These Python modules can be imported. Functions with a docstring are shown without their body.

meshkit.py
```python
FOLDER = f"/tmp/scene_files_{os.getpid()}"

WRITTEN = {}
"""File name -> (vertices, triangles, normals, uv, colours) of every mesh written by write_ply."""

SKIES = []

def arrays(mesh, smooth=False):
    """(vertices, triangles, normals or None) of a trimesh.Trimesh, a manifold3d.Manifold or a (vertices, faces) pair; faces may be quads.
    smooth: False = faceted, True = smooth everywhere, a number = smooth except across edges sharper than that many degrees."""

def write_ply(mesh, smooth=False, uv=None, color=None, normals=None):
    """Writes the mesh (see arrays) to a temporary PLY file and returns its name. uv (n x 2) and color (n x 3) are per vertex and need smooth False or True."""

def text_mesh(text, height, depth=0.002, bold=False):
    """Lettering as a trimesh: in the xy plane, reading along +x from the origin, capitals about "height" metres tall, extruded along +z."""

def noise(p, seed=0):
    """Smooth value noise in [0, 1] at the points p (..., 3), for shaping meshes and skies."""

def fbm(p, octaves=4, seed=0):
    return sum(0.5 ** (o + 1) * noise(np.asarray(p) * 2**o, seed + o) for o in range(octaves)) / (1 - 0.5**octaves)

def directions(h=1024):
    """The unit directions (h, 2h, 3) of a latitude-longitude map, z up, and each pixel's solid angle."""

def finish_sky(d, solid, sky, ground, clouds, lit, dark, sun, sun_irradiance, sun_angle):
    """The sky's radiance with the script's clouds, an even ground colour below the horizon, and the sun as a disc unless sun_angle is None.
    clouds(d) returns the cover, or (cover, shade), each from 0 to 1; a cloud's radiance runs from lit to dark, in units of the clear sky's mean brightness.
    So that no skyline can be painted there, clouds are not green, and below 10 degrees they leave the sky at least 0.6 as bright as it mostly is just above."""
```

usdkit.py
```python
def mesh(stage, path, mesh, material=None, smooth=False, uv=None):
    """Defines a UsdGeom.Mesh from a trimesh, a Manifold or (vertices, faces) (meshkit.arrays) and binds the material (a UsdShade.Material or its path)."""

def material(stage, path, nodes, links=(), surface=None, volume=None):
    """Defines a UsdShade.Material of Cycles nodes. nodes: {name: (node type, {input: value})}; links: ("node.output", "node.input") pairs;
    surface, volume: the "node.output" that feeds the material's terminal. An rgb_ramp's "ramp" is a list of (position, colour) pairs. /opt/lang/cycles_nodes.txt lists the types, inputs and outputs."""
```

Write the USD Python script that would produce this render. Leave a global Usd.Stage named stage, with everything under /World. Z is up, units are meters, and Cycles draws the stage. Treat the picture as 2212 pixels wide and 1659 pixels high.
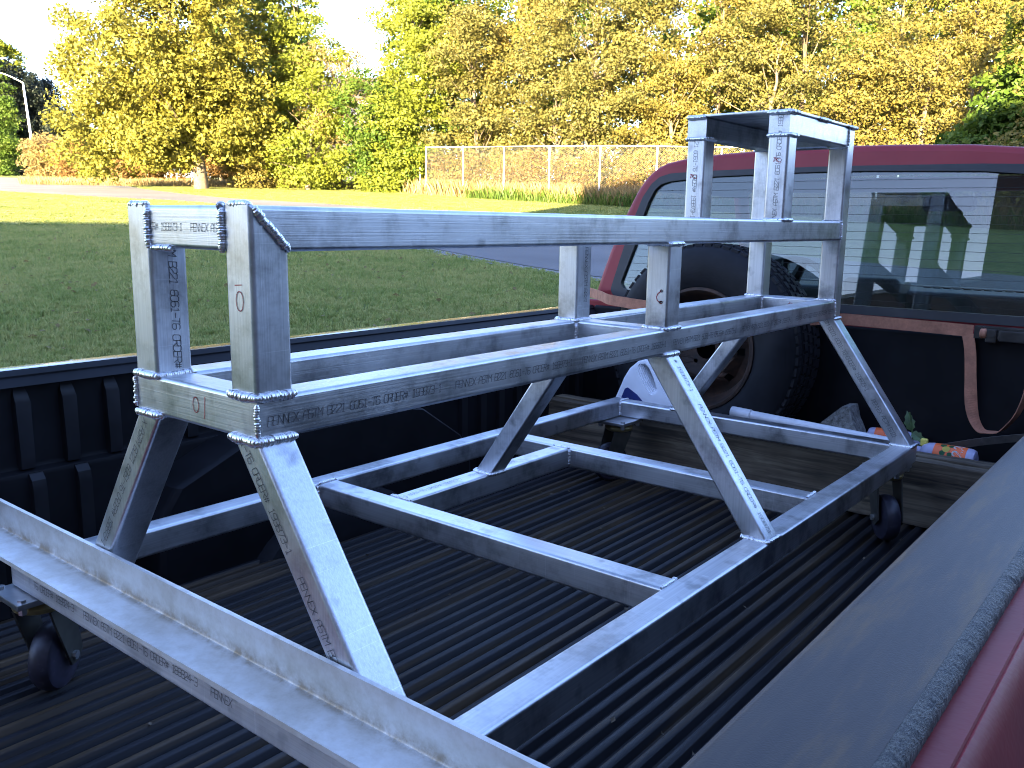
import math, numpy as np, trimesh, usdkit, meshkit
from shapely.geometry import Polygon, LineString, Point
from shapely.ops import unary_union
from pxr import Usd, UsdGeom, UsdLux, UsdShade, Sdf, Gf, Vt

stage = Usd.Stage.CreateInMemory()
UsdGeom.SetStageUpAxis(stage, UsdGeom.Tokens.z)
UsdGeom.SetStageMetersPerUnit(stage, 1.0)
world = UsdGeom.Xform.Define(stage, '/World')
stage.SetDefaultPrim(world.GetPrim())
UsdGeom.Scope.Define(stage, '/World/Looks')

# ------------------------------------------------------------------ camera, sky, sun, exposure
CAM = np.array([0.8272, -0.5728, 0.1996])
YAW, PITCH, ROLL = 0.6771, -0.1823, 0.0150
EXPOSURE = 3.95
SKY_STRENGTH = 0.088
SUN_INTENSITY = 1.25
SUN_EL = math.radians(9.0)
FH = np.array([-math.sin(YAW), math.cos(YAW)])      # horizontal view direction
RH = np.array([math.cos(YAW), math.sin(YAW)])       # to the right of it
LIGHT = FH * 0.955 + RH * 0.297                     # horizontal direction in which sunlight travels
LIGHT = LIGHT / np.linalg.norm(LIGHT)

_f = np.array([FH[0] * math.cos(PITCH), FH[1] * math.cos(PITCH), math.sin(PITCH)])
_r = np.cross(_f, [0, 0, 1]); _r /= np.linalg.norm(_r); _u = np.cross(_r, _f)
_r2 = _r * math.cos(ROLL) + _u * math.sin(ROLL); _u2 = _u * math.cos(ROLL) - _r * math.sin(ROLL)
cam = UsdGeom.Camera.Define(stage, '/World/camera')
m = Gf.Matrix4d(*[float(v) for v in (*_r2, 0, *_u2, 0, *(-_f), 0, *CAM, 1)])
cam.AddTransformOp().Set(m)
cam.CreateHorizontalApertureAttr(36.0); cam.CreateVerticalApertureAttr(27.0)
cam.CreateFocalLengthAttr(36.0 * 1898.87 / 2212.0)
cam.CreateClippingRangeAttr(Gf.Vec2f(0.02, 2000))
cam.CreateExposureAttr(EXPOSURE)

sunv = np.array([-LIGHT[0] * math.cos(SUN_EL), -LIGHT[1] * math.cos(SUN_EL), math.sin(SUN_EL)])  # towards the sun
dome = UsdLux.DomeLight.Define(stage, '/World/sky')
dome.GetPrim().SetCustomDataByKey('kind', 'structure')
skym = usdkit.material(stage, '/World/Looks/sky', {
    's': ('sky_texture', {'sky_type': 'single_scattering', 'sun_disc': False, 'sun_elevation': SUN_EL,
                          'sun_rotation': math.atan2(sunv[0], sunv[1]), 'altitude': 150.0, 'air_density': 1.0, 'aerosol_density': 0.7, 'ozone_density': 2.5}),
    'm': ('mix', {'mix_type': 'multiply', 'fac': 1.0, 'color2': (1.06, .93, 1.10)}),
    'b': ('background_shader', {'strength': SKY_STRENGTH})}, [('s.color', 'm.color1'), ('m.color', 'b.color')], surface='b.background')
UsdShade.MaterialBindingAPI.Apply(dome.GetPrim()).Bind(skym)
sun = UsdLux.DistantLight.Define(stage, '/World/sun')
sun.CreateIntensityAttr(SUN_INTENSITY); sun.CreateAngleAttr(0.53); sun.CreateNormalizeAttr(True)
sun.CreateColorAttr(Gf.Vec3f(1.0, 0.81, 0.48))
zax = sunv; xax = np.cross([0, 0, 1], zax); xax /= np.linalg.norm(xax); yax = np.cross(zax, xax)
sun.AddTransformOp().Set(Gf.Matrix4d(*[float(v) for v in (*xax, 0, *yax, 0, *zax, 0, 0, 0, 40, 1)]))

# ------------------------------------------------------------------ helpers
_names = {}
def numbered(path):
    n = _names.get(path, 0); _names[path] = n + 1
    return path if n == 0 else '%s_%03d' % (path, n)
class H:
    def __init__(s, path, loc): s.path, s.loc = path, np.asarray(loc, float)
def tag(prim, label=None, cat=None, group=None, kind=None):
    for k, v in (('label', label), ('category', cat), ('group', group), ('kind', kind)):
        if v: prim.SetCustomDataByKey(k, v)
def thing(name, label=None, cat=None, loc=(0, 0, 0), group=None, kind=None):
    p = numbered('/World/' + name)
    x = UsdGeom.Xform.Define(stage, p); x.AddTranslateOp().Set(Gf.Vec3d(*map(float, loc)))
    tag(x.GetPrim(), label, cat, group, kind)
    return H(p, loc)
def geo(mesh, loc):
    v, f, n = mesh if isinstance(mesh, tuple) and len(mesh) == 3 else (None, None, None)
    if v is None:
        if isinstance(mesh, tuple): v, f = mesh
        else: v, f = np.array(mesh.vertices), np.array(mesh.faces)
    return (np.asarray(v, float) - loc, np.asarray(f))
def part(parent, name, mesh, mat, smooth=False, label=None, kind=None, sub=True):
    """A mesh in world coordinates placed under its thing (or part)."""
    p = numbered(parent.path + '/' + name)
    o = usdkit.mesh(stage, p, geo(mesh, parent.loc), mat, smooth)
    tag(o.GetPrim(), label, None, None, kind)
    return H(p, parent.loc)
def group(parent, name, label=None):
    """A part that is only a holder of sub-parts."""
    p = numbered(parent.path + '/' + name)
    x = UsdGeom.Xform.Define(stage, p); tag(x.GetPrim(), label)
    return H(p, parent.loc)
def solo(name, mesh, mat, label=None, cat=None, grp=None, kind=None, smooth=False):
    p = numbered('/World/' + name)
    o = usdkit.mesh(stage, p, geo(mesh, np.zeros(3)), mat, smooth)
    tag(o.GetPrim(), label, cat, grp, kind)
    return H(p, (0, 0, 0))

def cat(ms):
    vs, fs, o = [], [], 0
    for m_ in ms:
        v, f = (m_ if isinstance(m_, tuple) else (np.array(m_.vertices), np.array(m_.faces)))
        v = np.asarray(v, float); f = np.asarray(f, int)
        if f.shape[1] == 4: f = np.vstack([f[:, [0, 1, 2]], f[:, [0, 2, 3]]])
        vs.append(v); fs.append(f + o); o += len(v)
    return np.vstack(vs), np.vstack(fs)
def loft(rings, caps=True, closed=True):
    """Rings of equal point counts joined by quads; flat fan caps at both ends."""
    R = [np.asarray(r, float) for r in rings]; n = len(R[0]); v = np.vstack(R); f = []
    for k in range(len(R) - 1):
        for i in range(n if closed else n - 1):
            a, b = k * n + i, k * n + (i + 1) % n
            f += [[a, b, b + n], [a, b + n, a + n]]
    if caps:
        for k, fl in ((0, True), (len(R) - 1, False)):
            c = len(v); v = np.vstack([v, R[k].mean(0)])
            for i in range(n):
                a, b = k * n + i, k * n + (i + 1) % n
                f.append([c, b, a] if fl else [c, a, b])
    return v, np.array(f)
def rsq(w, h, r, n=4):
    """Rounded rectangle, counter-clockwise, as 2-D points round the origin."""
    o = []
    for cx, cy, a0 in ((w / 2 - r, h / 2 - r, 0), (-w / 2 + r, h / 2 - r, 90), (-w / 2 + r, -h / 2 + r, 180), (w / 2 - r, -h / 2 + r, 270)):
        for k in range(n + 1):
            a = math.radians(a0 + 90 * k / n); o.append((cx + r * math.cos(a), cy + r * math.sin(a)))
    return np.array(o)
def box(x0, x1, y0, y1, z0, z1, r=0.0, n=2):
    """Box with rounded edges."""
    if r <= 0:
        b = trimesh.creation.box((x1 - x0, y1 - y0, z1 - z0)); b.apply_translation(((x0 + x1) / 2, (y0 + y1) / 2, (z0 + z1) / 2)); return (np.array(b.vertices), np.array(b.faces))
    r = min(r, (x1 - x0) / 2.01, (y1 - y0) / 2.01, (z1 - z0) / 2.01)
    rings = []
    for s, zz in ((-1, z0), (1, z1)):
        ks = range(n + 1) if s < 0 else range(n, -1, -1)
        for k in ks:
            a = math.pi / 2 * k / n
            ins = r * (1 - math.sin(a)); z = zz - s * r * (1 - math.cos(a)) if True else zz
            z = z0 + r * (1 - math.cos(a)) if s < 0 else z1 - r * (1 - math.cos(a))
            q = rsq(x1 - x0 - 2 * ins, y1 - y0 - 2 * ins, max(r - ins, 1e-4), n)
            rings.append(np.c_[q + [(x0 + x1) / 2, (y0 + y1) / 2], np.full(len(q), z)])
    return loft(rings)
def tube(pts, rad, n=8, caps=True):
    pts = np.asarray(pts, float); rad = np.broadcast_to(rad, len(pts)); rings = []
    d = np.gradient(pts, axis=0); d /= np.linalg.norm(d, axis=1, keepdims=True) + 1e-12
    a = np.array([0, 0, 1.0]) if abs(d[0][2]) < .9 else np.array([1.0, 0, 0])
    e1 = np.cross(a, d[0]); e1 /= np.linalg.norm(e1)
    for p, t_, r in zip(pts, d, rad):
        e1 = e1 - t_ * (e1 @ t_); e1 /= np.linalg.norm(e1); e2 = np.cross(t_, e1)
        an = np.linspace(0, 2 * math.pi, n, endpoint=False)
        rings.append(p + r * (np.cos(an)[:, None] * e1 + np.sin(an)[:, None] * e2))
    return loft(rings, caps)
def cyl(p0, p1, r, n=20, bev=0.0):
    p0, p1 = np.asarray(p0, float), np.asarray(p1, float); L_ = np.linalg.norm(p1 - p0); d = (p1 - p0) / L_
    if bev: return revolve([(0, 0), (r - bev, 0), (r, bev), (r, L_ - bev), (r - bev, L_), (0, L_)], p0, d, n)
    return revolve([(0, 0), (r, 0), (r, L_), (0, L_)], p0, d, n)
def revolve(prof, org, axis, n=32):
    """Profile of (radius, height) points turned about an axis."""
    axis = np.asarray(axis, float); axis /= np.linalg.norm(axis)
    a = np.array([0, 0, 1.0]) if abs(axis[2]) < .9 else np.array([1.0, 0, 0])
    e1 = np.cross(a, axis); e1 /= np.linalg.norm(e1); e2 = np.cross(axis, e1)
    an = np.linspace(0, 2 * math.pi, n, endpoint=False); ring = np.cos(an)[:, None] * e1 + np.sin(an)[:, None] * e2
    return loft([np.asarray(org) + axis * h + ring * max(r, 1e-5) for r, h in prof], caps=False)
def extr(poly, h, fn):
    """Shapely polygon extruded by h; fn maps local (x, y, z) arrays to the world."""
    ps = getattr(poly, 'geoms', [poly]); ms = [trimesh.creation.extrude_polygon(g, h, engine='earcut') for g in ps]
    v, f = cat(ms); return fn(v), f
def swapped(mesh): return mesh[0], np.asarray(mesh[1])[:, ::-1]
def M(name, nodes, links, surface='p.BSDF'):
    return usdkit.material(stage, '/World/Looks/' + name, nodes, links, surface=surface)
def plain(name, col, rough=.5, metal=0.0, **k):
    """Plain material with slight colour mottling and fine bump."""
    sc, amt, bd, bs = k.pop('scale', 18), k.pop('var', .25), k.pop('bump', .0), k.pop('bscale', 300)
    c = np.array(col)
    nodes = {'g': ('geometry', {}), 'n': ('noise_texture', {'scale': sc, 'detail': 5.0, 'roughness': .6}),
             'r': ('rgb_ramp', {'ramp': [(.3, tuple(c * (1 - amt))), (.7, tuple(np.minimum(c * (1 + amt), .95)))]}),
             'p': ('principled_bsdf', {'roughness': rough, 'metallic': metal, **k})}
    links = [('g.position', 'n.vector'), ('n.fac', 'r.fac'), ('r.color', 'p.base_color')]
    if bd:
        nodes['n2'] = ('noise_texture', {'scale': bs, 'detail': 4.0}); nodes['b'] = ('bump', {'strength': 1.0, 'distance': bd})
        links += [('g.position', 'n2.vector'), ('n2.fac', 'b.height'), ('b.normal', 'p.normal')]
    return M(name, nodes, links)

# ------------------------------------------------------------------ materials
def alu(name, stretch, base=(.60, .61, .63), rough=.36, dirt=0.0, metal=1.0):
    """Mill-finish extruded aluminium, drawn along the short axis of the stretch."""
    nodes = {'g': ('geometry', {}),
             'mp': ('mapping', {'scale': tuple(stretch)}),
             'n': ('noise_texture', {'scale': 1.0, 'detail': 3.0, 'roughness': .6}),
             'n2': ('noise_texture', {'scale': 9.0, 'detail': 6.0, 'roughness': .65}),
             'n3': ('noise_texture', {'scale': 55.0, 'detail': 3.0}),
             'rr': ('map_range', {'from_min': .3, 'from_max': .7, 'to_min': rough - .07, 'to_max': rough + .10}),
             'c1': ('rgb_ramp', {'ramp': [(.34, tuple(np.array(base) * (.72 - dirt))), (.5, base), (.75, tuple(np.minimum(np.array(base) * 1.05, .9)))]}),
             'c2': ('rgb_ramp', {'ramp': [(.35, (.86, .86, .87)), (.6, (1, 1, 1))]}),
             'mx': ('mix', {'mix_type': 'multiply', 'fac': 1.0}),
             'mp4': ('mapping', {'scale': (stretch[1] * 1.6 + 9, stretch[2] * .08 + 6, stretch[0] * 1.3 + 7), 'rotation': (.5, .35, .6)}), 'n4': ('noise_texture', {'scale': 1.0, 'detail': 1.0}),
             'sc': ('rgb_ramp', {'ramp': [(.70, (0, 0, 0)), (.745, (1, 1, 1))]}), 'm4': ('mix', {'mix_type': 'add', 'color2': (.16, .16, .16)}), 'f4': ('math', {'math_type': 'multiply', 'value2': .8}), 'bw': ('rgb_to_bw', {}),
             'n5': ('noise_texture', {'scale': 17.0, 'detail': 3.0, 'roughness': .55}), 'sm': ('rgb_ramp', {'ramp': [(.60, (1, 1, 1)), (.72, (.55, .55, .56))]}), 'm5': ('mix', {'mix_type': 'multiply', 'fac': .85}),
             'b': ('bump', {'strength': .55, 'distance': .0004}),
             'p': ('principled_bsdf', {'metallic': metal, 'anisotropic': 0.0})}
    links = [('g.position', 'mp.vector'), ('mp.vector', 'n.vector'), ('g.position', 'n2.vector'), ('g.position', 'n3.vector'),
             ('n2.fac', 'rr.value'), ('rr.result', 'p.roughness'), ('n2.fac', 'c1.fac'), ('n.fac', 'c2.fac'),
             ('c1.color', 'mx.color1'), ('c2.color', 'mx.color2'), ('g.position', 'mp4.vector'), ('mp4.vector', 'n4.vector'), ('n4.fac', 'sc.fac'), ('sc.color', 'bw.color'), ('bw.val', 'f4.value1'), ('f4.value', 'm4.fac'), ('mx.color', 'm4.color1'),
             ('g.position', 'n5.vector'), ('n5.fac', 'sm.fac'), ('m4.color', 'm5.color1'), ('sm.color', 'm5.color2'), ('m5.color', 'p.base_color'),
             ('n.fac', 'b.height'), ('b.normal', 'p.normal')]
    return M(name, nodes, links)
A_X = alu('aluminium_x', (2.0, 420, 420)); A_Y = alu('aluminium_y', (420, 2.0, 420)); A_Z = alu('aluminium_z', (420, 420, 2.0))
A_X2 = alu('aluminium_dull', (2.0, 420, 420), (.66, .66, .68), .5, metal=.72)
A_PLATE = alu('aluminium_plate', (160, 12, 160), (.58, .59, .6), .36)
WELD = M('weld', {'g': ('geometry', {}), 'n': ('noise_texture', {'scale': 500.0, 'detail': 2.0}), 'b': ('bump', {'strength': .4, 'distance': .0004}),
                  'p': ('principled_bsdf', {'metallic': 1.0, 'roughness': .28, 'base_color': (.74, .74, .75)})},
         [('g.position', 'n.vector'), ('n.fac', 'b.height'), ('b.normal', 'p.normal')])
A_OLD = M('weathered_aluminium', {
    'g': ('geometry', {}), 'mp': ('mapping', {'scale': (3.0, 60.0, 60.0)}),
    'n': ('noise_texture', {'scale': 60.0, 'detail': 8.0, 'roughness': .75}), 'n2': ('noise_texture', {'scale': 1.0, 'detail': 4.0}),
    'n3': ('noise_texture', {'scale': 6.0, 'detail': 5.0, 'roughness': .7}),
    'c': ('rgb_ramp', {'ramp': [(.30, (.50, .475, .44)), (.42, (.56, .545, .515)), (.58, (.61, .605, .59))]}),
    'c3': ('rgb_ramp', {'ramp': [(.38, (.80, .76, .70)), (.55, (1, 1, 1))]}), 'mx': ('mix', {'mix_type': 'multiply', 'fac': .8}), 'sp': ('separate_xyz', {}), 'zr': ('map_range', {'from_min': -.3215, 'from_max': -.296, 'to_min': 1.0, 'to_max': 0.0, 'clamp': True}), 'zn': ('math', {'math_type': 'multiply'}), 'n6': ('noise_texture', {'scale': 34.0, 'detail': 6.0, 'roughness': .7}), 'nr': ('map_range', {'from_min': .36, 'from_max': .60, 'to_min': .0, 'to_max': 1.0, 'clamp': True}), 'm6': ('mix', {'mix_type': 'multiply', 'color2': (.42, .31, .17)}), 'yr': ('map_range', {'from_min': -.022, 'from_max': -.008, 'to_min': 0.0, 'to_max': 1.0, 'clamp': True}), 'zy': ('math', {'math_type': 'multiply'}),
    'b': ('bump', {'strength': .5, 'distance': .0006}),
    'p': ('principled_bsdf', {'metallic': .55, 'roughness': .5})},
    [('g.position', 'n.vector'), ('g.position', 'mp.vector'), ('mp.vector', 'n2.vector'), ('g.position', 'n3.vector'), ('n.fac', 'c.fac'), ('n3.fac', 'c3.fac'),
     ('c.color', 'mx.color1'), ('c3.color', 'mx.color2'), ('g.position', 'sp.vector'), ('sp.z', 'zr.value'), ('sp.y', 'yr.value'), ('g.position', 'n6.vector'), ('n6.fac', 'nr.value'), ('zr.result', 'zn.value1'), ('nr.result', 'zn.value2'), ('zn.value', 'zy.value1'), ('yr.result', 'zy.value2'), ('zy.value', 'm6.fac'), ('mx.color', 'm6.color1'), ('m6.color', 'p.base_color'), ('n.fac', 'b.height'), ('b.normal', 'p.normal')])
INK = plain('black_ink', (.075, .075, .08), .6, var=.4, scale=400)
RED_INK = plain('red_marker', (.42, .02, .03), .6, var=.3, scale=400)
ZINC = plain('zinc_steel', (.5, .51, .52), .35, .95, var=.2)
YZINC = plain('yellow_zinc', (.42, .34, .16), .4, .9, var=.3)
WHEEL = M('caster_rubber', {'g': ('geometry', {}), 'n': ('noise_texture', {'scale': 60.0, 'detail': 6.0, 'roughness': .7}),
    'c': ('rgb_ramp', {'ramp': [(.35, (.012, .011, .018)), (.6, (.024, .021, .034)), (.75, (.075, .072, .072))]}),
    'p': ('principled_bsdf', {'roughness': .42})}, [('g.position', 'n.vector'), ('n.fac', 'c.fac'), ('c.color', 'p.base_color')])
LINER = M('bed_liner_plastic', {
    'g': ('geometry', {}), 'mp': ('mapping', {'scale': (26.0, .8, 26.0)}), 'n': ('noise_texture', {'scale': 1.0, 'detail': 3.0, 'roughness': .6}),
    'n2': ('noise_texture', {'scale': 5.0, 'detail': 6.0, 'roughness': .7}), 'n3': ('noise_texture', {'scale': 260.0, 'detail': 3.0}),
    'dust': ('rgb_ramp', {'ramp': [(.50, (.009, .009, .0115)), (.58, (.030, .021, .013)), (.70, (.065, .044, .024))]}),
    'gray': ('rgb_ramp', {'ramp': [(.45, (1, 1, 1)), (.75, (1.6, 1.55, 1.5))]}), 'mx': ('mix', {'mix_type': 'multiply', 'fac': 1.0}),
    'rr': ('map_range', {'from_min': .3, 'from_max': .7, 'to_min': .42, 'to_max': .6}), 'b': ('bump', {'strength': .35, 'distance': .0006}),
    'p': ('principled_bsdf', {'specular_ior_level': .25})},
    [('g.position', 'mp.vector'), ('mp.vector', 'n.vector'), ('g.position', 'n2.vector'), ('g.position', 'n3.vector'), ('n.fac', 'dust.fac'), ('n2.fac', 'gray.fac'),
     ('dust.color', 'mx.color1'), ('gray.color', 'mx.color2'), ('mx.color', 'p.base_color'), ('n2.fac', 'rr.value'), ('rr.result', 'p.roughness'),
     ('n3.fac', 'b.height'), ('b.normal', 'p.normal')])
LINER_WALL = plain('bed_liner_wall', (.0065, .0065, .008), .55, var=.4, scale=9, specular_ior_level=.16)
LINER_RIB = plain('bed_liner_rib', (.0085, .0085, .0105), .5, var=.4, scale=9, specular_ior_level=.3)
CAPMAT = M('rail_cap_plastic', {
    'g': ('geometry', {}), 'mp': ('mapping', {'scale': (30.0, 3.4, 20.0)}), 'n': ('noise_texture', {'scale': 1.0, 'detail': 9.0, 'roughness': .72}),
    'n3': ('noise_texture', {'scale': 700.0, 'detail': 2.0}),
    'c': ('rgb_ramp', {'ramp': [(.34, (.028, .025, .025)), (.52, (.042, .034, .030)), (.68, (.085, .055, .028))]}),
    'b': ('bump', {'strength': .4, 'distance': .0006}), 'p': ('principled_bsdf', {'roughness': .48, 'specular_ior_level': .16})},
    [('g.position', 'mp.vector'), ('mp.vector', 'n.vector'), ('g.position', 'n3.vector'), ('n.fac', 'c.fac'), ('c.color', 'p.base_color'), ('n3.fac', 'b.height'), ('b.normal', 'p.normal')])
CAP_L = plain('glossy_cap_plastic', (.05, .05, .052), .16, var=.25, scale=20)
CAPEDGE = M('worn_cap_edge', {
    'g': ('geometry', {}), 'mp': ('mapping', {'scale': (900.0, 260.0, 120.0)}), 'n': ('noise_texture', {'scale': 1.0, 'detail': 3.0, 'roughness': .7}),
    'c': ('rgb_ramp', {'ramp': [(.40, (.018, .018, .019)), (.6, (.065, .062, .056)), (.78, (.20, .19, .17))]}),
    'b': ('bump', {'strength': 1.0, 'distance': .003}), 'p': ('principled_bsdf', {'roughness': .55})},
    [('g.position', 'mp.vector'), ('mp.vector', 'n.vector'), ('n.fac', 'c.fac'), ('c.color', 'p.base_color'), ('n.fac', 'b.height'), ('b.normal', 'p.normal')])
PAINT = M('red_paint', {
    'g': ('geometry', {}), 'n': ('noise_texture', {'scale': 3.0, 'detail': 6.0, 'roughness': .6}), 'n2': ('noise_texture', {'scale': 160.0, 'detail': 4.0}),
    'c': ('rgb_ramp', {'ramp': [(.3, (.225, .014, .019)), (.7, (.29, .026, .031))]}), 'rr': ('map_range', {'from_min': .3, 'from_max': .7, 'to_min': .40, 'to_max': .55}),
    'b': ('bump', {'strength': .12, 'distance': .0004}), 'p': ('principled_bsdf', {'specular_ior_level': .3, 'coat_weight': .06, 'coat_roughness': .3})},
    [('g.position', 'n.vector'), ('g.position', 'n2.vector'), ('n.fac', 'c.fac'), ('c.color', 'p.base_color'), ('n2.fac', 'rr.value'), ('rr.result', 'p.roughness'),
     ('n2.fac', 'b.height'), ('b.normal', 'p.normal')])
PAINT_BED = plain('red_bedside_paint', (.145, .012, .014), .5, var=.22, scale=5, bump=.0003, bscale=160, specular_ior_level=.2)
RUBBER = plain('black_rubber', (.014, .014, .016), .5, var=.3, bump=.0004)
TRIM = plain('black_trim', (.012, .012, .013), .55, var=.3)
TYRE = plain('tyre_rubber', (.010, .010, .012), .65, var=.35, scale=14, bump=.0005, bscale=200, specular_ior_level=.2)
RUST = M('rusty_steel', {'g': ('geometry', {}), 'n': ('noise_texture', {'scale': 22.0, 'detail': 8.0, 'roughness': .7}),
    'c': ('rgb_ramp', {'ramp': [(.32, (.014, .010, .008)), (.5, (.034, .018, .011)), (.66, (.070, .034, .019))]}), 'b': ('bump', {'strength': .6, 'distance': .001}),
    'p': ('principled_bsdf', {'roughness': .7, 'metallic': .3})}, [('g.position', 'n.vector'), ('n.fac', 'c.fac'), ('c.color', 'p.base_color'), ('n.fac', 'b.height'), ('b.normal', 'p.normal')])
DASH = plain('dashboard_plastic', (.045, .05, .055), .5, var=.2)
CLOTH = plain('seat_cloth', (.05, .03, .03), .9, var=.3)
LINE = plain('defroster_print', (.02, .02, .02), .6, var=.2)
GLASS = M('window_glass', {'t': ('transparent_bsdf', {'color': (.66, .72, .70)}), 'g': ('glossy_bsdf', {'roughness': .0, 'color': (1, 1, 1)}), 'f': ('fresnel', {'IOR': 1.5}),
                           'm': ('mix_closure', {})}, [('f.fac', 'm.fac'), ('t.BSDF', 'm.closure1'), ('g.BSDF', 'm.closure2')], surface='m.closure')
WOOD = M('weathered_wood', {
    'g': ('geometry', {}), 'mp': ('mapping', {'scale': (2.2, 60.0, 60.0)}), 'n': ('noise_texture', {'scale': 1.0, 'detail': 6.0, 'roughness': .65, 'distortion': .6}),
    'n2': ('noise_texture', {'scale': 7.0, 'detail': 4.0}), 'c': ('rgb_ramp', {'ramp': [(.3, (.030, .023, .015)), (.5, (.12, .092, .060)), (.72, (.24, .195, .13))]}),
    'c2': ('rgb_ramp', {'ramp': [(.35, (.5, .48, .45)), (.6, (1, 1, 1))]}), 'mx': ('mix', {'mix_type': 'multiply', 'fac': .8}), 'b': ('bump', {'strength': .8, 'distance': .0025}),
    'p': ('principled_bsdf', {'roughness': .8})},
    [('g.position', 'mp.vector'), ('mp.vector', 'n.vector'), ('g.position', 'n2.vector'), ('n.fac', 'c.fac'), ('n2.fac', 'c2.fac'), ('c.color', 'mx.color1'), ('c2.color', 'mx.color2'),
     ('mx.color', 'p.base_color'), ('n.fac', 'b.height'), ('b.normal', 'p.normal')])
def webbing(name, col):
    return M(name, {'g': ('geometry', {}), 'w': ('noise_texture', {'scale': 900.0, 'detail': 2.0}), 'n': ('noise_texture', {'scale': 30.0, 'detail': 6.0, 'roughness': .7}),
                    'c': ('rgb_ramp', {'ramp': [(.3, tuple(np.array(col) * .55)), (.65, col)]}), 'b': ('bump', {'strength': .8, 'distance': .0012}), 'p': ('principled_bsdf', {'roughness': .8})},
             [('g.position', 'w.vector'), ('g.position', 'n.vector'), ('n.fac', 'c.fac'), ('c.color', 'p.base_color'), ('w.fac', 'b.height'), ('b.normal', 'p.normal')])
STRAP = webbing('faded_orange_webbing', (.50, .215, .125)); STRAP2 = webbing('grey_webbing', (.10, .088, .078))
JUG = plain('white_plastic', (.74, .76, .80), .38, var=.05); BLUE = plain('blue_label', (.02, .035, .16), .4, var=.3)
PVC = plain('grey_pvc', (.64, .65, .68), .4, var=.12)
CONC = M('concrete', {'g': ('geometry', {}), 'n': ('noise_texture', {'scale': 70.0, 'detail': 8.0, 'roughness': .75}), 'v': ('noise_texture', {'scale': 14.0, 'detail': 4.0}),
    'c': ('rgb_ramp', {'ramp': [(.36, (.055, .052, .045)), (.5, (.17, .165, .15)), (.66, (.30, .295, .28))]}), 'b': ('bump', {'strength': .9, 'distance': .004}), 'p': ('principled_bsdf', {'roughness': .9})},
    [('g.position', 'n.vector'), ('n.fac', 'c.fac'), ('c.color', 'p.base_color'), ('n.fac', 'b.height'), ('b.normal', 'p.normal')])
ORANGE = plain('orange_label', (.78, .14, .035), .4, var=.08); LILAC = plain('cloudy_plastic', (.34, .33, .46), .3, var=.1)
WHITE = plain('white_print', (.72, .72, .70), .5, var=.05); YEL = plain('yellow_print', (.75, .62, .12), .5, var=.1); GRNP = plain('green_print', (.03, .16, .06), .5, var=.2)
LEAF_S = plain('sprig_leaf', (.045, .085, .022), .5, var=.4, scale=60)
GALV = plain('galvanised_steel', (.55, .56, .56), .45, .6, var=.12)
POLE = plain('pale_painted_steel', (.60, .58, .54), .5, .1, var=.1)
BRICK = M('dark_brick', {'g': ('geometry', {}), 'bk': ('brick_texture', {'scale': 4.0, 'color1': (.10, .055, .04), 'color2': (.075, .042, .034), 'mortar': (.16, .15, .14), 'mortar_size': .015}),
    'sp': ('separate_xyz', {}), 'cb': ('combine_xyz', {}), 'p': ('principled_bsdf', {'roughness': .85})},
    [('g.position', 'sp.vector'), ('sp.x', 'cb.x'), ('sp.z', 'cb.y'), ('cb.vector', 'bk.vector'), ('bk.color', 'p.base_color')])
CONCP = plain('pale_concrete', (.33, .32, .30), .8, var=.15, scale=4)

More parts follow.
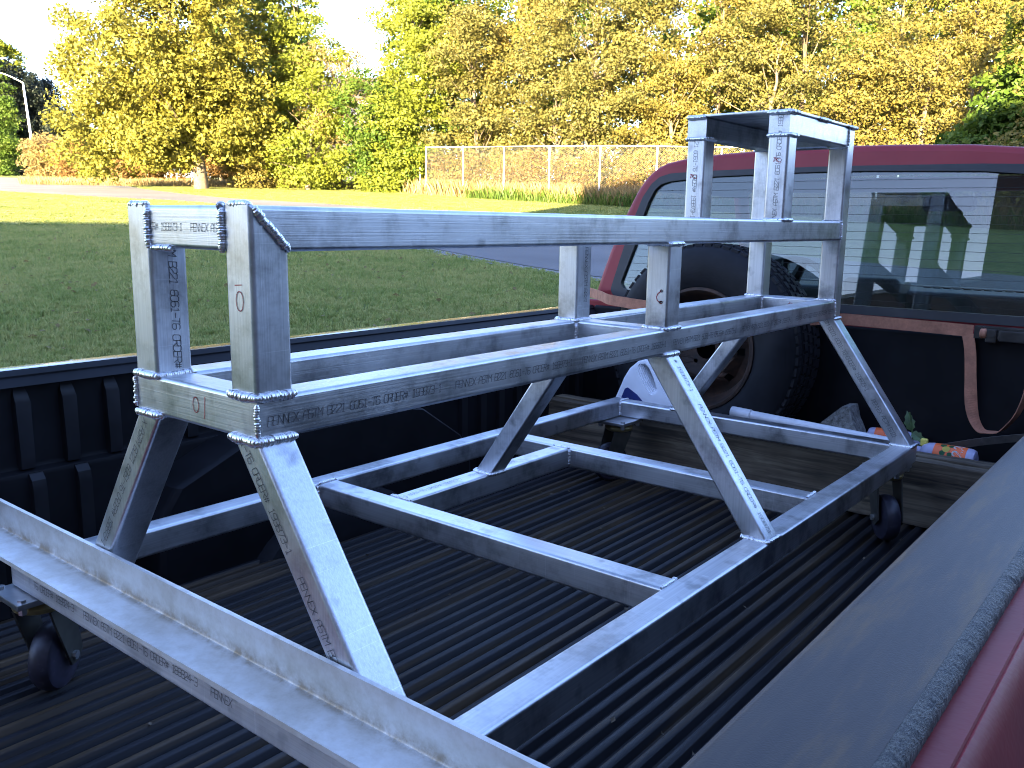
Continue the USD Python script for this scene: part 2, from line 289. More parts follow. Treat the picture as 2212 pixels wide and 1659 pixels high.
def leafmat(name, ramp, trans=.45):
    return M(name, {'g': ('geometry', {}), 'r': ('rgb_ramp', {'ramp': ramp}), 'n': ('noise_texture', {'scale': .9, 'detail': 3.0}),
                    'a': ('math', {'math_type': 'multiply_add', 'value2': .55, 'value3': 0.0}), 'a2': ('math', {'math_type': 'multiply_add', 'value2': .45}),
                    'd': ('principled_bsdf', {'roughness': .55, 'specular_ior_level': .25}), 't': ('translucent_bsdf', {}), 'm': ('mix_closure', {'fac': trans})},
             [('g.random_per_island', 'a.value1'), ('g.position', 'n.vector'), ('n.fac', 'a2.value1'), ('a.value', 'a2.value3'), ('a2.value', 'r.fac'), ('r.color', 'd.base_color'), ('r.color', 't.color'), ('d.BSDF', 'm.closure1'), ('t.BSDF', 'm.closure2')], surface='m.closure')
LF = {
    'olive': leafmat('leaf_olive_yellow', [(.2, (.11, .105, .03)), (.5, (.28, .245, .065)), (.8, (.46, .375, .11))]),
    'yellowgreen': leafmat('leaf_yellow_green', [(.2, (.13, .16, .02)), (.5, (.33, .33, .035)), (.8, (.50, .44, .05))]),
    'green': leafmat('leaf_green', [(.2, (.055, .10, .014)), (.5, (.14, .18, .022)), (.8, (.29, .29, .03))]),
    'golden': leafmat('leaf_golden', [(.2, (.14, .12, .03)), (.5, (.34, .275, .06)), (.8, (.52, .41, .10))]),
    'rust': leafmat('leaf_rust', [(.2, (.17, .10, .035)), (.5, (.34, .23, .075)), (.8, (.46, .34, .11))]),
    'brown': leafmat('leaf_fine_brown', [(.2, (.20, .15, .06)), (.5, (.36, .27, .11)), (.8, (.46, .36, .15))]),
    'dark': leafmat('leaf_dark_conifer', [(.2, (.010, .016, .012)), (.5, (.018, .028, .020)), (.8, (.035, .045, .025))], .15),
    'maple': leafmat('leaf_maple', [(.2, (.15, .145, .025)), (.5, (.34, .30, .045)), (.8, (.50, .41, .075))]),
    'straw': leafmat('dry_straw', [(.2, (.20, .15, .06)), (.5, (.34, .25, .11)), (.8, (.46, .35, .16))], .3),
}
BARK = plain('bark', (.10, .078, .052), .9, var=.4, scale=6, bump=.01, bscale=30)
# ------------------------------------------------------------------ setting: ground, road, building behind, fences, trees
def hgt(D):
    D = np.asarray(D, float); pl = -1.5 + .06 * np.minimum(D, 88.0)
    k = np.clip((D - 4.0) / 6.0, 0, 1); k = k * k * (3 - 2 * k)
    return CAM[2] + (-1.45) * (1 - k) + pl * k
def W2(R, D):
    R, D = np.asarray(R, float), np.asarray(D, float)
    return np.stack([CAM[0] + R * RH[0] + D * FH[0], CAM[1] + R * RH[1] + D * FH[1]], -1)
def G(R, D, dz=0.0):
    q = W2(R, D); return np.concatenate([q, (hgt(D) + dz)[..., None] if np.ndim(D) else [float(hgt(D) + dz)]], -1)
def GP(px, D, dz=0.0): return G((px - 1106 + 6.5) / 1899.0 * .984 * D, D, dz)
def sheet(Rs, Ds, dz):
    A, B = np.meshgrid(Rs, Ds); v = G(A.ravel(), B.ravel(), 0) + np.array([0, 0, dz]); n = len(Rs); f = []
    for j in range(len(Ds) - 1):
        for i in range(n - 1):
            a = j * n + i; f.append([a, a + 1, a + n + 1, a + n])
    return v, np.array(f)
GRASS = M('lawn', {
    'g': ('geometry', {}), 'n': ('noise_texture', {'scale': .35, 'detail': 7.0, 'roughness': .65}), 'n2': ('noise_texture', {'scale': 38.0, 'detail': 6.0, 'roughness': .75}),
    'n4': ('noise_texture', {'scale': 2.6, 'detail': 5.0, 'roughness': .6}),
    'c': ('rgb_ramp', {'ramp': [(.32, (.11, .145, .038)), (.5, (.15, .185, .052)), (.66, (.20, .205, .070)), (.78, (.26, .21, .10))]}),
    'c2': ('rgb_ramp', {'ramp': [(.3, (.45, .5, .45)), (.55, (1, 1, 1)), (.75, (1.35, 1.3, 1.2))]}), 'c4': ('rgb_ramp', {'ramp': [(.36, (.72, .76, .72)), (.6, (1.1, 1.08, 1.05))]}),
    'm1': ('mix', {'mix_type': 'multiply', 'fac': 1.0}), 'm2': ('mix', {'mix_type': 'multiply', 'fac': 1.0}), 'b': ('bump', {'strength': 1.0, 'distance': .03}), 'p': ('principled_bsdf', {'roughness': .9, 'specular_ior_level': .15})},
    [('g.position', 'n.vector'), ('g.position', 'n2.vector'), ('g.position', 'n4.vector'), ('n.fac', 'c.fac'), ('n2.fac', 'c2.fac'), ('n4.fac', 'c4.fac'), ('c.color', 'm1.color1'), ('c2.color', 'm1.color2'),
     ('m1.color', 'm2.color1'), ('c4.color', 'm2.color2'), ('m2.color', 'p.base_color'), ('n2.fac', 'b.height'), ('b.normal', 'p.normal')])
Ds = np.concatenate([np.linspace(-120, 3, 26), np.linspace(3.5, 11, 31), np.linspace(12, 88, 39), np.linspace(100, 900, 17)])
solo('lawn', sheet(np.concatenate([np.linspace(-700, -60, 9), np.linspace(-50, 50, 41), np.linspace(60, 700, 9)]), Ds, 0.0), GRASS, kind='structure', smooth=True)

ASPH = M('asphalt', {'g': ('geometry', {}), 'n': ('noise_texture', {'scale': 90.0, 'detail': 6.0, 'roughness': .7}), 'n2': ('noise_texture', {'scale': .5, 'detail': 5.0}),
    'c': ('rgb_ramp', {'ramp': [(.3, (.075, .072, .07)), (.7, (.155, .150, .145))]}), 'c2': ('rgb_ramp', {'ramp': [(.3, (.8, .8, .8)), (.7, (1.15, 1.15, 1.15))]}), 'mx': ('mix', {'mix_type': 'multiply', 'fac': 1.0}),
    'b': ('bump', {'strength': .6, 'distance': .006}), 'p': ('principled_bsdf', {'roughness': .85})},
    [('g.position', 'n.vector'), ('g.position', 'n2.vector'), ('n.fac', 'c.fac'), ('n2.fac', 'c2.fac'), ('c.color', 'mx.color1'), ('c2.color', 'mx.color2'), ('mx.color', 'p.base_color'), ('n.fac', 'b.height'), ('b.normal', 'p.normal')])
def resample(pts, n):
    pts = np.asarray(pts, float)
    from scipy.interpolate import PchipInterpolator
    s = np.r_[0, np.cumsum(np.linalg.norm(np.diff(pts, axis=0), axis=1))]
    return PchipInterpolator(s, pts)(np.linspace(0, s[-1], n))
near = resample([(13, 3.5), (4.2, 9.6), (1.2, 12.3), (-1.4, 16.1), (-6.5, 25), (-12, 34.0), (-17.0, 37.2), (-25, 43), (-48, 60), (-90, 84)], 90)
far = resample([(19, 7), (7.5, 13.2), (4.2, 17.0), (0.2, 23.5), (-5, 32), (-12.4, 38.5), (-19.5, 48), (-29, 63), (-45, 77), (-80, 104)], 90)
def strip(a, b, dz, n=8):
    v, f = [], []
    for i in range(len(a)):
        for k in range(n + 1):
            q = a[i] + (b[i] - a[i]) * k / n; v.append(np.r_[W2(q[0], q[1]), hgt(q[1]) + dz])
    for i in range(len(a) - 1):
        for k in range(n):
            o = i * (n + 1) + k; f.append([o, o + n + 1, o + n + 2, o + 1])
    return np.array(v), np.array(f)
solo('road', strip(near, far, .03), ASPH, kind='structure')
edge_n = np.gradient(near, axis=0); edge_n = np.c_[-edge_n[:, 1], edge_n[:, 0]]; edge_n /= np.linalg.norm(edge_n, axis=1, keepdims=True)
_rg = np.random.default_rng(5)
inner = near + edge_n * (.34 + .10 * _rg.standard_normal(90)[:, None].cumsum(0) * .1) * np.sign(((near - far) * edge_n).sum(1))[:, None]
solo('parking_lot', sheet(np.linspace(-.2, 60, 40), np.concatenate([np.linspace(-7.85, 3.2, 24)]), .012), ASPH, kind='structure')
GRAVEL = M('gravel', {'g': ('geometry', {}), 'v': ('voronoi_texture', {'scale': 34.0}), 'n': ('noise_texture', {'scale': 60.0, 'detail': 4.0}),
    'c': ('rgb_ramp', {'ramp': [(.1, (.34, .33, .31)), (.6, (.14, .135, .125)), (.9, (.05, .05, .045))]}), 'b': ('bump', {'strength': 1.0, 'distance': .02, 'invert': True}), 'p': ('principled_bsdf', {'roughness': .9})},
    [('g.position', 'v.vector'), ('v.distance', 'c.fac'), ('c.color', 'p.base_color'), ('v.distance', 'b.height'), ('b.normal', 'p.normal')])
solo('gravel_verge', strip(near, inner, .022, 2), GRAVEL, kind='stuff', label='pale gravel edging between the asphalt road and the lawn', cat='gravel')

# --- mown grass, blade by blade near the truck
def tuft(seed):
    g = np.random.default_rng(seed); v, f = [], []
    for i in range(16):
        a = g.uniform(0, 6.283); r0 = g.uniform(0, .035); h = g.uniform(.030, .062); w = g.uniform(.0022, .004); lean = g.uniform(.15, .8) * h; b = g.uniform(0, 6.283)
        p = np.array([r0 * math.cos(a), r0 * math.sin(a), 0]); s = np.array([math.cos(b), math.sin(b), 0]); d = np.array([-s[1], s[0], 0]) * lean
        o = len(v); v += [p - s * w, p + s * w, p + d * .45 + [0, 0, h * .6] + s * w * .8, p + d * .45 + [0, 0, h * .6] - s * w * .8, p + d + [0, 0, h]]
        f += [[o, o + 1, o + 2], [o, o + 2, o + 3], [o + 3, o + 2, o + 4]]
    return np.array(v), np.array(f)
BLADE = M('grass_blades', {'g': ('geometry', {}), 'o': ('object_info', {}), 'n': ('noise_texture', {'scale': .9, 'detail': 6.0, 'roughness': .65}), 'a': ('math', {'math_type': 'multiply_add', 'value2': .36, 'value3': -.18}),
    'a2': ('math', {'math_type': 'multiply_add', 'value2': 1.25}),
    'r': ('rgb_ramp', {'ramp': [(.2, (.145, .195, .045)), (.5, (.245, .295, .078)), (.8, (.38, .365, .125))]}), 'd': ('principled_bsdf', {'roughness': .6, 'specular_ior_level': .2}), 't': ('translucent_bsdf', {}), 'm': ('mix_closure', {'fac': .35})},
    [('o.random', 'a.value1'), ('g.position', 'n.vector'), ('n.fac', 'a2.value1'), ('a.value', 'a2.value3'), ('a2.value', 'r.fac'), ('r.color', 'd.base_color'), ('r.color', 't.color'), ('d.BSDF', 'm.closure1'), ('t.BSDF', 'm.closure2')], surface='m.closure')
gi = UsdGeom.PointInstancer.Define(stage, '/World/mown_grass')
tag(gi.GetPrim(), 'short green mown grass on the lawn beside the truck', 'grass', kind='stuff')
UsdGeom.Scope.Define(stage, '/World/mown_grass/Prototypes')
for k in range(4): usdkit.mesh(stage, '/World/mown_grass/Prototypes/grass_tuft_%d' % k, tuft(k), BLADE)
gi.CreatePrototypesRel().SetTargets([Sdf.Path('/World/mown_grass/Prototypes/grass_tuft_%d' % k) for k in range(4)])
g = np.random.default_rng(11); N = 70000
Dq = 5.6 + (23 - 5.6) * g.random(N) ** 1.5; Rq = (g.uniform(-.66, .22, N)) * Dq
def side(R, D):       # lawn side of the road
    return D < np.interp(-R, -near[:, 0], near[:, 1]) - .30
keep = side(Rq, Dq); Rq, Dq = Rq[keep], Dq[keep]
gi.CreatePositionsAttr(Vt.Vec3fArray.FromNumpy(np.c_[W2(Rq, Dq), hgt(Dq) - .004].astype(np.float32)))
gi.CreateProtoIndicesAttr(Vt.IntArray.FromNumpy(g.integers(0, 4, len(Rq)).astype(np.int32)))
an = g.uniform(0, 2 * math.pi, len(Rq)); gi.CreateOrientationsAttr(Vt.QuathArray([Gf.Quath(float(math.cos(a / 2)), 0, 0, float(math.sin(a / 2))) for a in an]))
gi.CreateScalesAttr(Vt.Vec3fArray.FromNumpy((g.uniform(.75, 1.35, (len(Rq), 1)) * np.ones((1, 3))).astype(np.float32)))

gi2 = UsdGeom.PointInstancer.Define(stage, '/World/sunlit_grass')
tag(gi2.GetPrim(), 'sunlit mown grass on the far part of the lawn', 'grass', kind='stuff')
UsdGeom.Scope.Define(stage, '/World/sunlit_grass/Prototypes')
for k in range(3):
    tv, tf_ = tuft(20 + k); usdkit.mesh(stage, '/World/sunlit_grass/Prototypes/grass_tuft_%d' % k, (tv * [4, 4, 1.25], tf_), BLADE)
gi2.CreatePrototypesRel().SetTargets([Sdf.Path('/World/sunlit_grass/Prototypes/grass_tuft_%d' % k) for k in range(3)])
N = 130000; Dq = np.sqrt(g.uniform(20.5 ** 2, 66 ** 2, N)); Rq = g.uniform(-.62, .34, N) * Dq
dn = np.interp(-Rq, -near[:, 0], near[:, 1]); df = np.interp(-Rq, -far[:, 0], far[:, 1]); keep = (Dq < dn - .3) | (Dq > df + .2); Rq, Dq = Rq[keep], Dq[keep]
gi2.CreatePositionsAttr(Vt.Vec3fArray.FromNumpy(np.c_[W2(Rq, Dq), hgt(Dq) - .004].astype(np.float32)))
gi2.CreateProtoIndicesAttr(Vt.IntArray.FromNumpy(g.integers(0, 3, len(Rq)).astype(np.int32)))
an = g.uniform(0, 2 * math.pi, len(Rq)); gi2.CreateOrientationsAttr(Vt.QuathArray([Gf.Quath(float(math.cos(a / 2)), 0, 0, float(math.sin(a / 2))) for a in an]))
gi2.CreateScalesAttr(Vt.Vec3fArray.FromNumpy((g.uniform(.75, 1.3, (len(Rq), 1)) * np.ones((1, 3))).astype(np.float32)))

nl = 900; Dq = 6 + 40 * g.random(nl) ** 1.4; Rq = g.uniform(-.62, .2, nl) * Dq; kp = side(Rq, Dq) | (Dq > np.interp(-Rq, -far[:, 0], far[:, 1])); Rq, Dq = Rq[kp], Dq[kp]
fl_v = np.c_[W2(Rq, Dq), hgt(Dq) + .045]
def leaves0(c, n, size, g):
    k = len(c); a = g.standard_normal((k, 3)) * [1, 1, .3]; a /= np.linalg.norm(a, axis=1, keepdims=True); b = np.cross(n, a); b /= np.linalg.norm(b, axis=1, keepdims=True); s = size * g.uniform(.6, 1.3, (k, 1))
    v = np.stack([c - a * s * .5, c + b * s * .35 + n * s * .12, c + a * s * .5, c - b * s * .35 + n * s * .12], 1).reshape(-1, 3); o = np.arange(k)[:, None] * 4
    return v, np.vstack([o + [0, 1, 2], o + [0, 2, 3]])
solo('fallen_leaves', leaves0(fl_v, g.standard_normal((len(Rq), 3)) * .35 + [0, 0, 1], .075, g), LF['brown'], 'scattered fallen leaves on the lawn', 'leaves', kind='stuff')

# --- the long building behind the camera, in whose shadow the truck stands
def rdbox(R0, R1, D0, D1, z0, z1):
    v = []
    for z in (z0, z1):
        for R_, D_ in ((R0, D0), (R1, D0), (R1, D1), (R0, D1)): v.append(np.r_[W2(R_, D_), z])
    v = np.array(v); f = np.array([[0, 3, 2, 1], [4, 5, 6, 7], [0, 1, 5, 4], [1, 2, 6, 5], [2, 3, 7, 6], [3, 0, 4, 7]])
    return v, np.vstack([f[:, [0, 1, 2]], f[:, [0, 2, 3]]])
g0 = float(hgt(-8)); TALL, LOW = 9.2, 6.1
bl = thing('brick_building', 'long dark brick building with a low wing and a taller block, behind the truck', 'building', np.r_[W2(0, -10), g0])
part(bl, 'wall', rdbox(-11.3, 34, -24.5, -8.0, g0 - .5, TALL), BRICK, label='tall block')
part(bl, 'wall', rdbox(-70, -11.3, -24, -16.0, g0 - .5, LOW), BRICK, label='low wing')
part(bl, 'coping', rdbox(-11.4, 34.1, -24.6, -7.9, TALL, TALL + .18), CONCP); part(bl, 'coping', rdbox(-70.1, -11.4, -24.1, -15.9, LOW, LOW + .15), CONCP)
for k, R_ in enumerate(np.arange(-9.5, 33, 4.2)):
    for z in (g0 + 1.0, g0 + 4.6):
        w = part(bl, 'window', rdbox(R_, R_ + 1.7, -7.995, -7.93, z, z + 1.6), CONCP)
        part(w, 'pane', rdbox(R_ + .1, R_ + 1.6, -7.93, -7.92, z + .1, z + 1.5), GLASS)
for k, R_ in enumerate(np.arange(-56, -14, 4.2)):
    w = part(bl, 'window', rdbox(R_, R_ + 1.7, -15.995, -15.93, g0 + 1.0, g0 + 2.6), CONCP)
    part(w, 'pane', rdbox(R_ + .1, R_ + 1.6, -15.93, -15.92, g0 + 1.1, g0 + 2.5), GLASS)
part(bl, 'wall', rdbox(16.5, 24, -7.99, 11, g0 - .5, g0 + 4.0), CONCP, label='low rendered side wing'); part(bl, 'coping', rdbox(16.4, 24.1, -7.89, 11.1, g0 + 4.0, g0 + 4.15), CONCP)
part(bl, 'door', rdbox(-2.2, -.6, -7.99, -7.9, g0, g0 + 2.2), TRIM)

# --- chain-link fence
FA, FB = np.array([-4.55, 46.0]), np.array([19.5, 20.2]); FDIR = (FB - FA) / np.linalg.norm(FB - FA); FLEN = np.linalg.norm(FB - FA)
fence = thing('chain_link_fence', 'tall silver chain link fence with a top rail along the edge of the woods', 'fence', G(*FA))
FHGT = 2.42
def fpt(s, z): z = z * (1 - .16 * max(0, s - 12) / 24.0); q = FA + FDIR * s; return np.r_[W2(q[0], q[1]), hgt(q[1]) + z]
s = 0.0; posts = []
while s < FLEN + .1:
    posts.append(s); part(fence, 'post', tube([fpt(s, -.2), fpt(s, FHGT)], .038, 8), GALV); s += 2.95
part(fence, 'top_rail', tube([fpt(q, FHGT - .02) for q in np.linspace(0, FLEN, 30)], .024, 6), GALV)
part(fence, 'bottom_wire', tube([fpt(q, .08) for q in np.linspace(0, FLEN, 30)], .006, 4), GALV)
pit = .085; wv, wf = [], []
nz = int(round((FHGT - .1) / pit))
for d in (1, -1):
    for k in range(int(FLEN / pit) + nz):
        s0 = k * pit - (nz * pit if d > 0 else 0); s1 = s0 + d * nz * pit if d > 0 else s0 - nz * pit
        a, b = (s0, .08), (s1, .08 + nz * pit)
        def cl(s_, a, b): t_ = (s_ - a[0]) / (b[0] - a[0]); return (s_, a[1] + t_ * (b[1] - a[1]))
        lo, hi = 0.0, FLEN
        if max(a[0], b[0]) < lo or min(a[0], b[0]) > hi: continue
        if a[0] < lo: a = cl(lo, a, b)
        if b[0] < lo: b = cl(lo, a, b)
        if a[0] > hi: a = cl(hi, a, b)
        if b[0] > hi: b = cl(hi, a, b)
        pa, pb = fpt(*a), fpt(*b); t_ = pb - pa; nn = np.r_[-FDIR[1] * RH - 0 * FH, 0]; nn = np.r_[W2(-FDIR[1], FDIR[0]) - W2(0, 0), 0]; e = np.cross(t_, nn); e /= np.linalg.norm(e) + 1e-9
        w_ = .0013; o = len(wv); wv += [pa + e * w_, pa - e * w_ * .5 + nn * w_, pa - e * w_ * .5 - nn * w_, pb + e * w_, pb - e * w_ * .5 + nn * w_, pb - e * w_ * .5 - nn * w_]
        for i in range(3): j = (i + 1) % 3; wf += [[o + i, o + j, o + 3 + j], [o + i, o + 3 + j, o + 3 + i]]
part(fence, 'wire_mesh', (np.array(wv), np.array(wf)), GALV, kind='stuff')
for px, D_, h_, lab in ((896, 49, 1.35, 'short pale steel post just left of the chain link fence end'), (830, 51, 1.25, 'short pale post under the yellow green bushes near the fence end'), (710, 55, 1.2, 'short pale post at the lawn edge below the bright yellow bush'),
                        (562, 58, 1.3, 'short pale post in dry grass right of the lone tree'), (518, 60, 1.4, 'short pale post standing just right of the lone tree trunk'), (407, 60, 1.25, 'short pale post just left of the lone tree trunk'), (375, 61, 1.25, 'short pale post farthest left beside the lone tree')):
    b = GP(px, D_); t_ = solo('fence_post', cat([tube([b - [0, 0, .2], b + [0, 0, h_]], .045, 8), revolve([(0, 0), (.05, 0), (.05, .03), (0, .05)], b + [0, 0, h_], (0, 0, 1), 8)]), POLE, lab, 'post', grp='short posts along the far lawn edge')

# --- street lamp
lb = GP(75, 80); lt = lb + np.r_[(RH * -.55), 8.0]
lamp = thing('street_lamp', 'tall pale street lamp with a bent arm beside the far road', 'street lamp', lb)
part(lamp, 'base', revolve([(0, -.3), (.36, -.3), (.36, .35), (.30, .42), (0, .42)], lb, (0, 0, 1), 14), CONCP)
part(lamp, 'pole', tube([lb + (lt - lb) * q for q in np.linspace(.03, 1, 6)], np.linspace(.13, .085, 6), 10), POLE)
arm = [lt + np.r_[RH * -2.6 * q, .9 * math.sin(q * 1.5)] for q in np.linspace(0, 1, 7)]
part(lamp, 'arm', tube(arm, .05, 8), POLE)
hd = arm[-1]; part(lamp, 'lamp_head', loft([hd + np.r_[RH * (-x), 0] + np.c_[np.outer(w * np.cos(np.linspace(0, 6.283, 12, endpoint=False)), FH), h * np.sin(np.linspace(0, 6.283, 12, endpoint=False))] for x, w, h in ((-.1, .05, .05), (.15, .13, .09), (.6, .19, .12), (.95, .14, .08), (1.05, .04, .03))]), POLE)

# --- trees
def leaves(c, n, size, g, asp=.66):
    size = size * 1.18
    """One two-triangle leaf per centre, folded a little along its midrib."""
    k = len(c); n = n / (np.linalg.norm(n, axis=1, keepdims=True) + 1e-9)
    a = g.standard_normal((k, 3)); a -= n * (a * n).sum(1, keepdims=True); a /= np.linalg.norm(a, axis=1, keepdims=True) + 1e-9
    b = np.cross(n, a); s = size * g.uniform(.65, 1.35, (k, 1))
    v = np.stack([c - a * s * .5, c + b * s * asp * .5 - n * s * .10, c + a * s * .5, c - b * s * asp * .5 - n * s * .10], 1).reshape(-1, 3)
    o = np.arange(k)[:, None] * 4
    return v, np.vstack([o + [0, 1, 2], o + [0, 2, 3]])
def crown(blobs, ncl, nlf, size, g, flat=.55, spread=.5, clus=.75):
    """Leaf clumps on the outer part of some ellipsoids: blobs = (centre, radii, share)."""
    share = np.array([b[2] for b in blobs], float); cnt = np.maximum(1, (share / share.sum() * ncl).astype(int)); cs, ns = [], []; cc = []
    for (c, r, _), k in zip(blobs, cnt):
        d = g.standard_normal((k, 3)); d /= np.linalg.norm(d, axis=1, keepdims=True); rad = g.random((k, 1)) ** .36
        cc.append(np.c_[np.asarray(c) + d * rad * np.asarray(r), d])
    cc = np.vstack(cc); rs = clus * g.choice([.5, .7, .95, 1.3], len(cc)) * g.uniform(.85, 1.15, len(cc)); m_ = np.maximum(10, (nlf * (rs / clus) ** 1.6 * g.uniform(.6, 1.3, len(cc)))).astype(int)
    idx = np.repeat(np.arange(len(cc)), m_); q = g.standard_normal((len(idx), 3)); q /= np.linalg.norm(q, axis=1, keepdims=True); q *= (g.random((len(idx), 1)) ** .5)
    off = q * rs[idx][:, None] * [1, 1, flat]; off[:, 2] -= .35 * (off[:, 0] ** 2 + off[:, 1] ** 2) / rs[idx]
    pos = cc[idx, :3] + off
    nrm = g.standard_normal((len(idx), 3)) * .8 + [0, 0, .7] + cc[idx, 3:] * .6
    return leaves(pos, nrm, size, g), cc
def tree(name, label, px, D_, blobs, mat, seed, ncl, nlf, size, trunk_r=.16, trunk_top=.7, cat_='tree', grp=None, flat=.5, clus=.75, lean=0.0, limbs=12, dpx=None, kinds=None):
    g = np.random.default_rng(seed); b = GP(px, D_); z0 = b[2]
    B = []
    for (dx, dd, zc, rx, rz, sh) in blobs: B.append((np.r_[b[:2] + RH * dx + FH * dd, z0 + zc], (rx, rx, rz), sh))
    T = thing(name, label, cat_, b, grp)
    top = max(c[2] + r[2] for c, r, _ in B); cx = np.average([c for c, _, _ in B], axis=0, weights=[s_ for _, _, s_ in B])
    zt_ = z0 + (top - z0) * trunk_top; pts = []
    for q in np.linspace(0, 1, 9):
        p_ = b + (np.r_[cx[:2], zt_] - b) * [q ** 1.5, q ** 1.5, q]; pts.append(p_ + np.r_[g.normal(0, .07, 2) * q, 0])
    pts = np.array(pts); pts[0, 2] -= .3; rad = trunk_r * np.array([1.5, 1.05, .95, .85, .75, .62, .48, .32, .15])
    (lv, cc) = crown(B, ncl, nlf, size, g, flat, clus=clus)
    tr = [tube(pts, rad, 9)]
    for i in g.choice(len(cc), min(limbs, len(cc)), replace=False):
        e = cc[i, :3]; q = np.clip((e[2] - z0) / (zt_ - z0) - g.uniform(.12, .35), .18, .92); k = q * 8; j = int(k); s0 = pts[j] + (pts[min(j + 1, 8)] - pts[j]) * (k - j)
        mid = (s0 + e) / 2 + np.r_[0, 0, .12 * np.linalg.norm(e - s0)] + g.normal(0, .12, 3); r0 = trunk_r * .42 * (1.1 - q)
        ln = np.array([(1 - u) ** 2 * s0 + 2 * u * (1 - u) * mid + u * u * e for u in np.linspace(0, 1, 6)]); tr.append(tube(ln, np.linspace(max(r0, .03), .012, 6), 5))
    part(T, 'trunk', cat(tr), BARK, smooth=True); part(T, 'crown', lv, LF[mat])
    return T
YPX = lambda y, D_: (479.0 - y) / 1899.0 * D_      # height above the camera at a picture row
# the lone tree on the lawn
tree('shade_tree', 'broad yellow green tree standing alone on the lawn beyond the road', 428, 50,
     [(-2.0, 0, 8.2, 5.4, 5.2, 5), (-3.4, .5, 5.0, 4.2, 3.3, 2.2), (.6, -.3, 5.3, 3.4, 3.3, 2.0), (-1.4, 0, 12.2, 3.8, 3.6, 2.4), (-5.2, 0, 3.0, 2.8, 2.0, 1.0), (1.9, .5, 3.4, 2.3, 1.7, .7), (-2.4, -.8, 2.9, 2.8, 1.6, .9), (-1.0, .3, 2.6, 3.4, 1.3, .6)], 'maple', 1, 900, 135, .18, .30, .72, limbs=34, clus=.85, flat=.7)
def simple(px, D_, w, top_y, mat, seed, label, low=1.2, grp=None, size=.16, dens=1.0, name='woodland_tree', flat=.5, clus=.85, limbs=26, trunk_r=.13, nlf=130):
    grp = grp or {'woodland_tree': 'trees of the woods beyond the lawn', 'bush': 'bushes at the edge of the woods', 'shrub': 'shrubs behind the lone tree', 'vine_bush': 'vine covered bushes at the edge of the woods', 'evergreen_tree': 'dark evergreens at the far left'}[name]
    g = np.random.default_rng(seed + 900); Ht = YPX(top_y, D_) + CAM[2] - float(hgt(D_)); n = max(2, int((Ht - low) / (w * .95))); bl_ = []
    for k in range(n):
        zc = low + (Ht - low) * (k + .5) / n; rr = w * (1.0 if k < n - 1 else .72) * g.uniform(.75, 1.1); bl_.append((g.normal(0, w * .22), g.normal(0, w * .22), zc, rr, (Ht - low) / n * .72, rr))
    return tree(name, label, px, D_, bl_, mat, seed, int(dens * 21 * w * n), nlf, size, trunk_r, .8, grp=grp, flat=flat, clus=clus, limbs=limbs)
simple(545, 56, 4.6, -60, 'maple', 21, 'yellow green tree close behind the right side of the lone tree', size=.19)
simple(640, 55, 3.6, -10, 'yellowgreen', 22, 'loose yellow green tree with sky showing through, right of the lone tree', size=.17, dens=.7)
simple(725, 53, 3.4, 92, 'brown', 23, 'thin tan tree with fine twigs, left of the sky gap', size=.11, dens=.8, limbs=40, flat=.4, nlf=120)
simple(655, 51.5, 3.3, 205, 'yellowgreen', 24, 'bright yellow vine covered bush left of the tan tree', low=.3, name='vine_bush', size=.15)
simple(560, 54, 2.6, 265, 'golden', 25, 'golden bush beside the short posts right of the lone tree', low=.2, name='bush', size=.14)
simple(800, 50, 2.6, 190, 'green', 26, 'green bush under the sky gap in the woods', low=.3, name='bush', size=.15)
simple(885, 52, 2.5, -70, 'yellowgreen', 27, 'tall narrow vine draped yellow green tree right of the sky gap', low=.4, size=.15, dens=1.2)
simple(845, 50, 2.0, 235, 'yellowgreen', 28, 'bright yellow green vine mound at the left end of the chain link fence', low=.2, name='vine_bush', size=.14, dens=1.4)
simple(965, 55, 3.6, -90, 'green', 29, 'green tree standing between the vine draped tree and the first tall fence bay', size=.16)
simple(1020, 49, 3.0, 60, 'olive', 30, 'olive tree behind the left bays of the chain link fence', size=.14)
simple(1115, 51, 3.7, -110, 'golden', 31, 'golden tree behind the middle of the chain link fence', size=.14)
simple(1190, 46, 2.8, 110, 'olive', 32, 'low spreading olive tree just above the fence top rail', size=.13, low=2.2, flat=.35)
simple(1262, 45, 3.4, -120, 'olive', 33, 'olive tree with a pale bare trunk left of the tower of the metal frame', size=.13, low=3.2, limbs=26, trunk_r=.18)
simple(1370, 46, 3.3, -100, 'olive', 34, 'feathery olive tree above the right end of the visible fence', size=.13, flat=.35)
simple(1430, 42, 2.6, 120, 'golden', 35, 'low golden tree just left of the metal tower', size=.12, low=1.5, flat=.35)
simple(1525, 42, 3.2, -110, 'golden', 36, 'golden locust tree directly above the metal tower', size=.12, low=1.5, flat=.35)
simple(1625, 39, 2.7, 60, 'olive', 37, 'olive locust tree behind the metal tower top plate', size=.12, low=1.2, flat=.35)
simple(1705, 40, 3.1, -110, 'olive', 38, 'tall olive locust tree behind the cab roof, right of the tower', size=.12, low=1.5, flat=.35)
simple(1795, 36, 2.5, 90, 'golden', 39, 'bushy golden tree above the left half of the cab roof', size=.11, low=.8, flat=.35, dens=1.2)
simple(1885, 36.5, 2.9, -110, 'olive', 40, 'tall olive tree above the middle of the cab roof', size=.11, low=1.2, flat=.35)
simple(1960, 33, 2.2, 70, 'golden', 41, 'golden tree with a vine wrapped trunk above the cab roof', size=.10, low=2.3, flat=.35)
simple(2060, 34, 2.8, -110, 'golden', 42, 'tall golden tree behind the green leafy tree at right', size=.11, low=1.5, flat=.35)
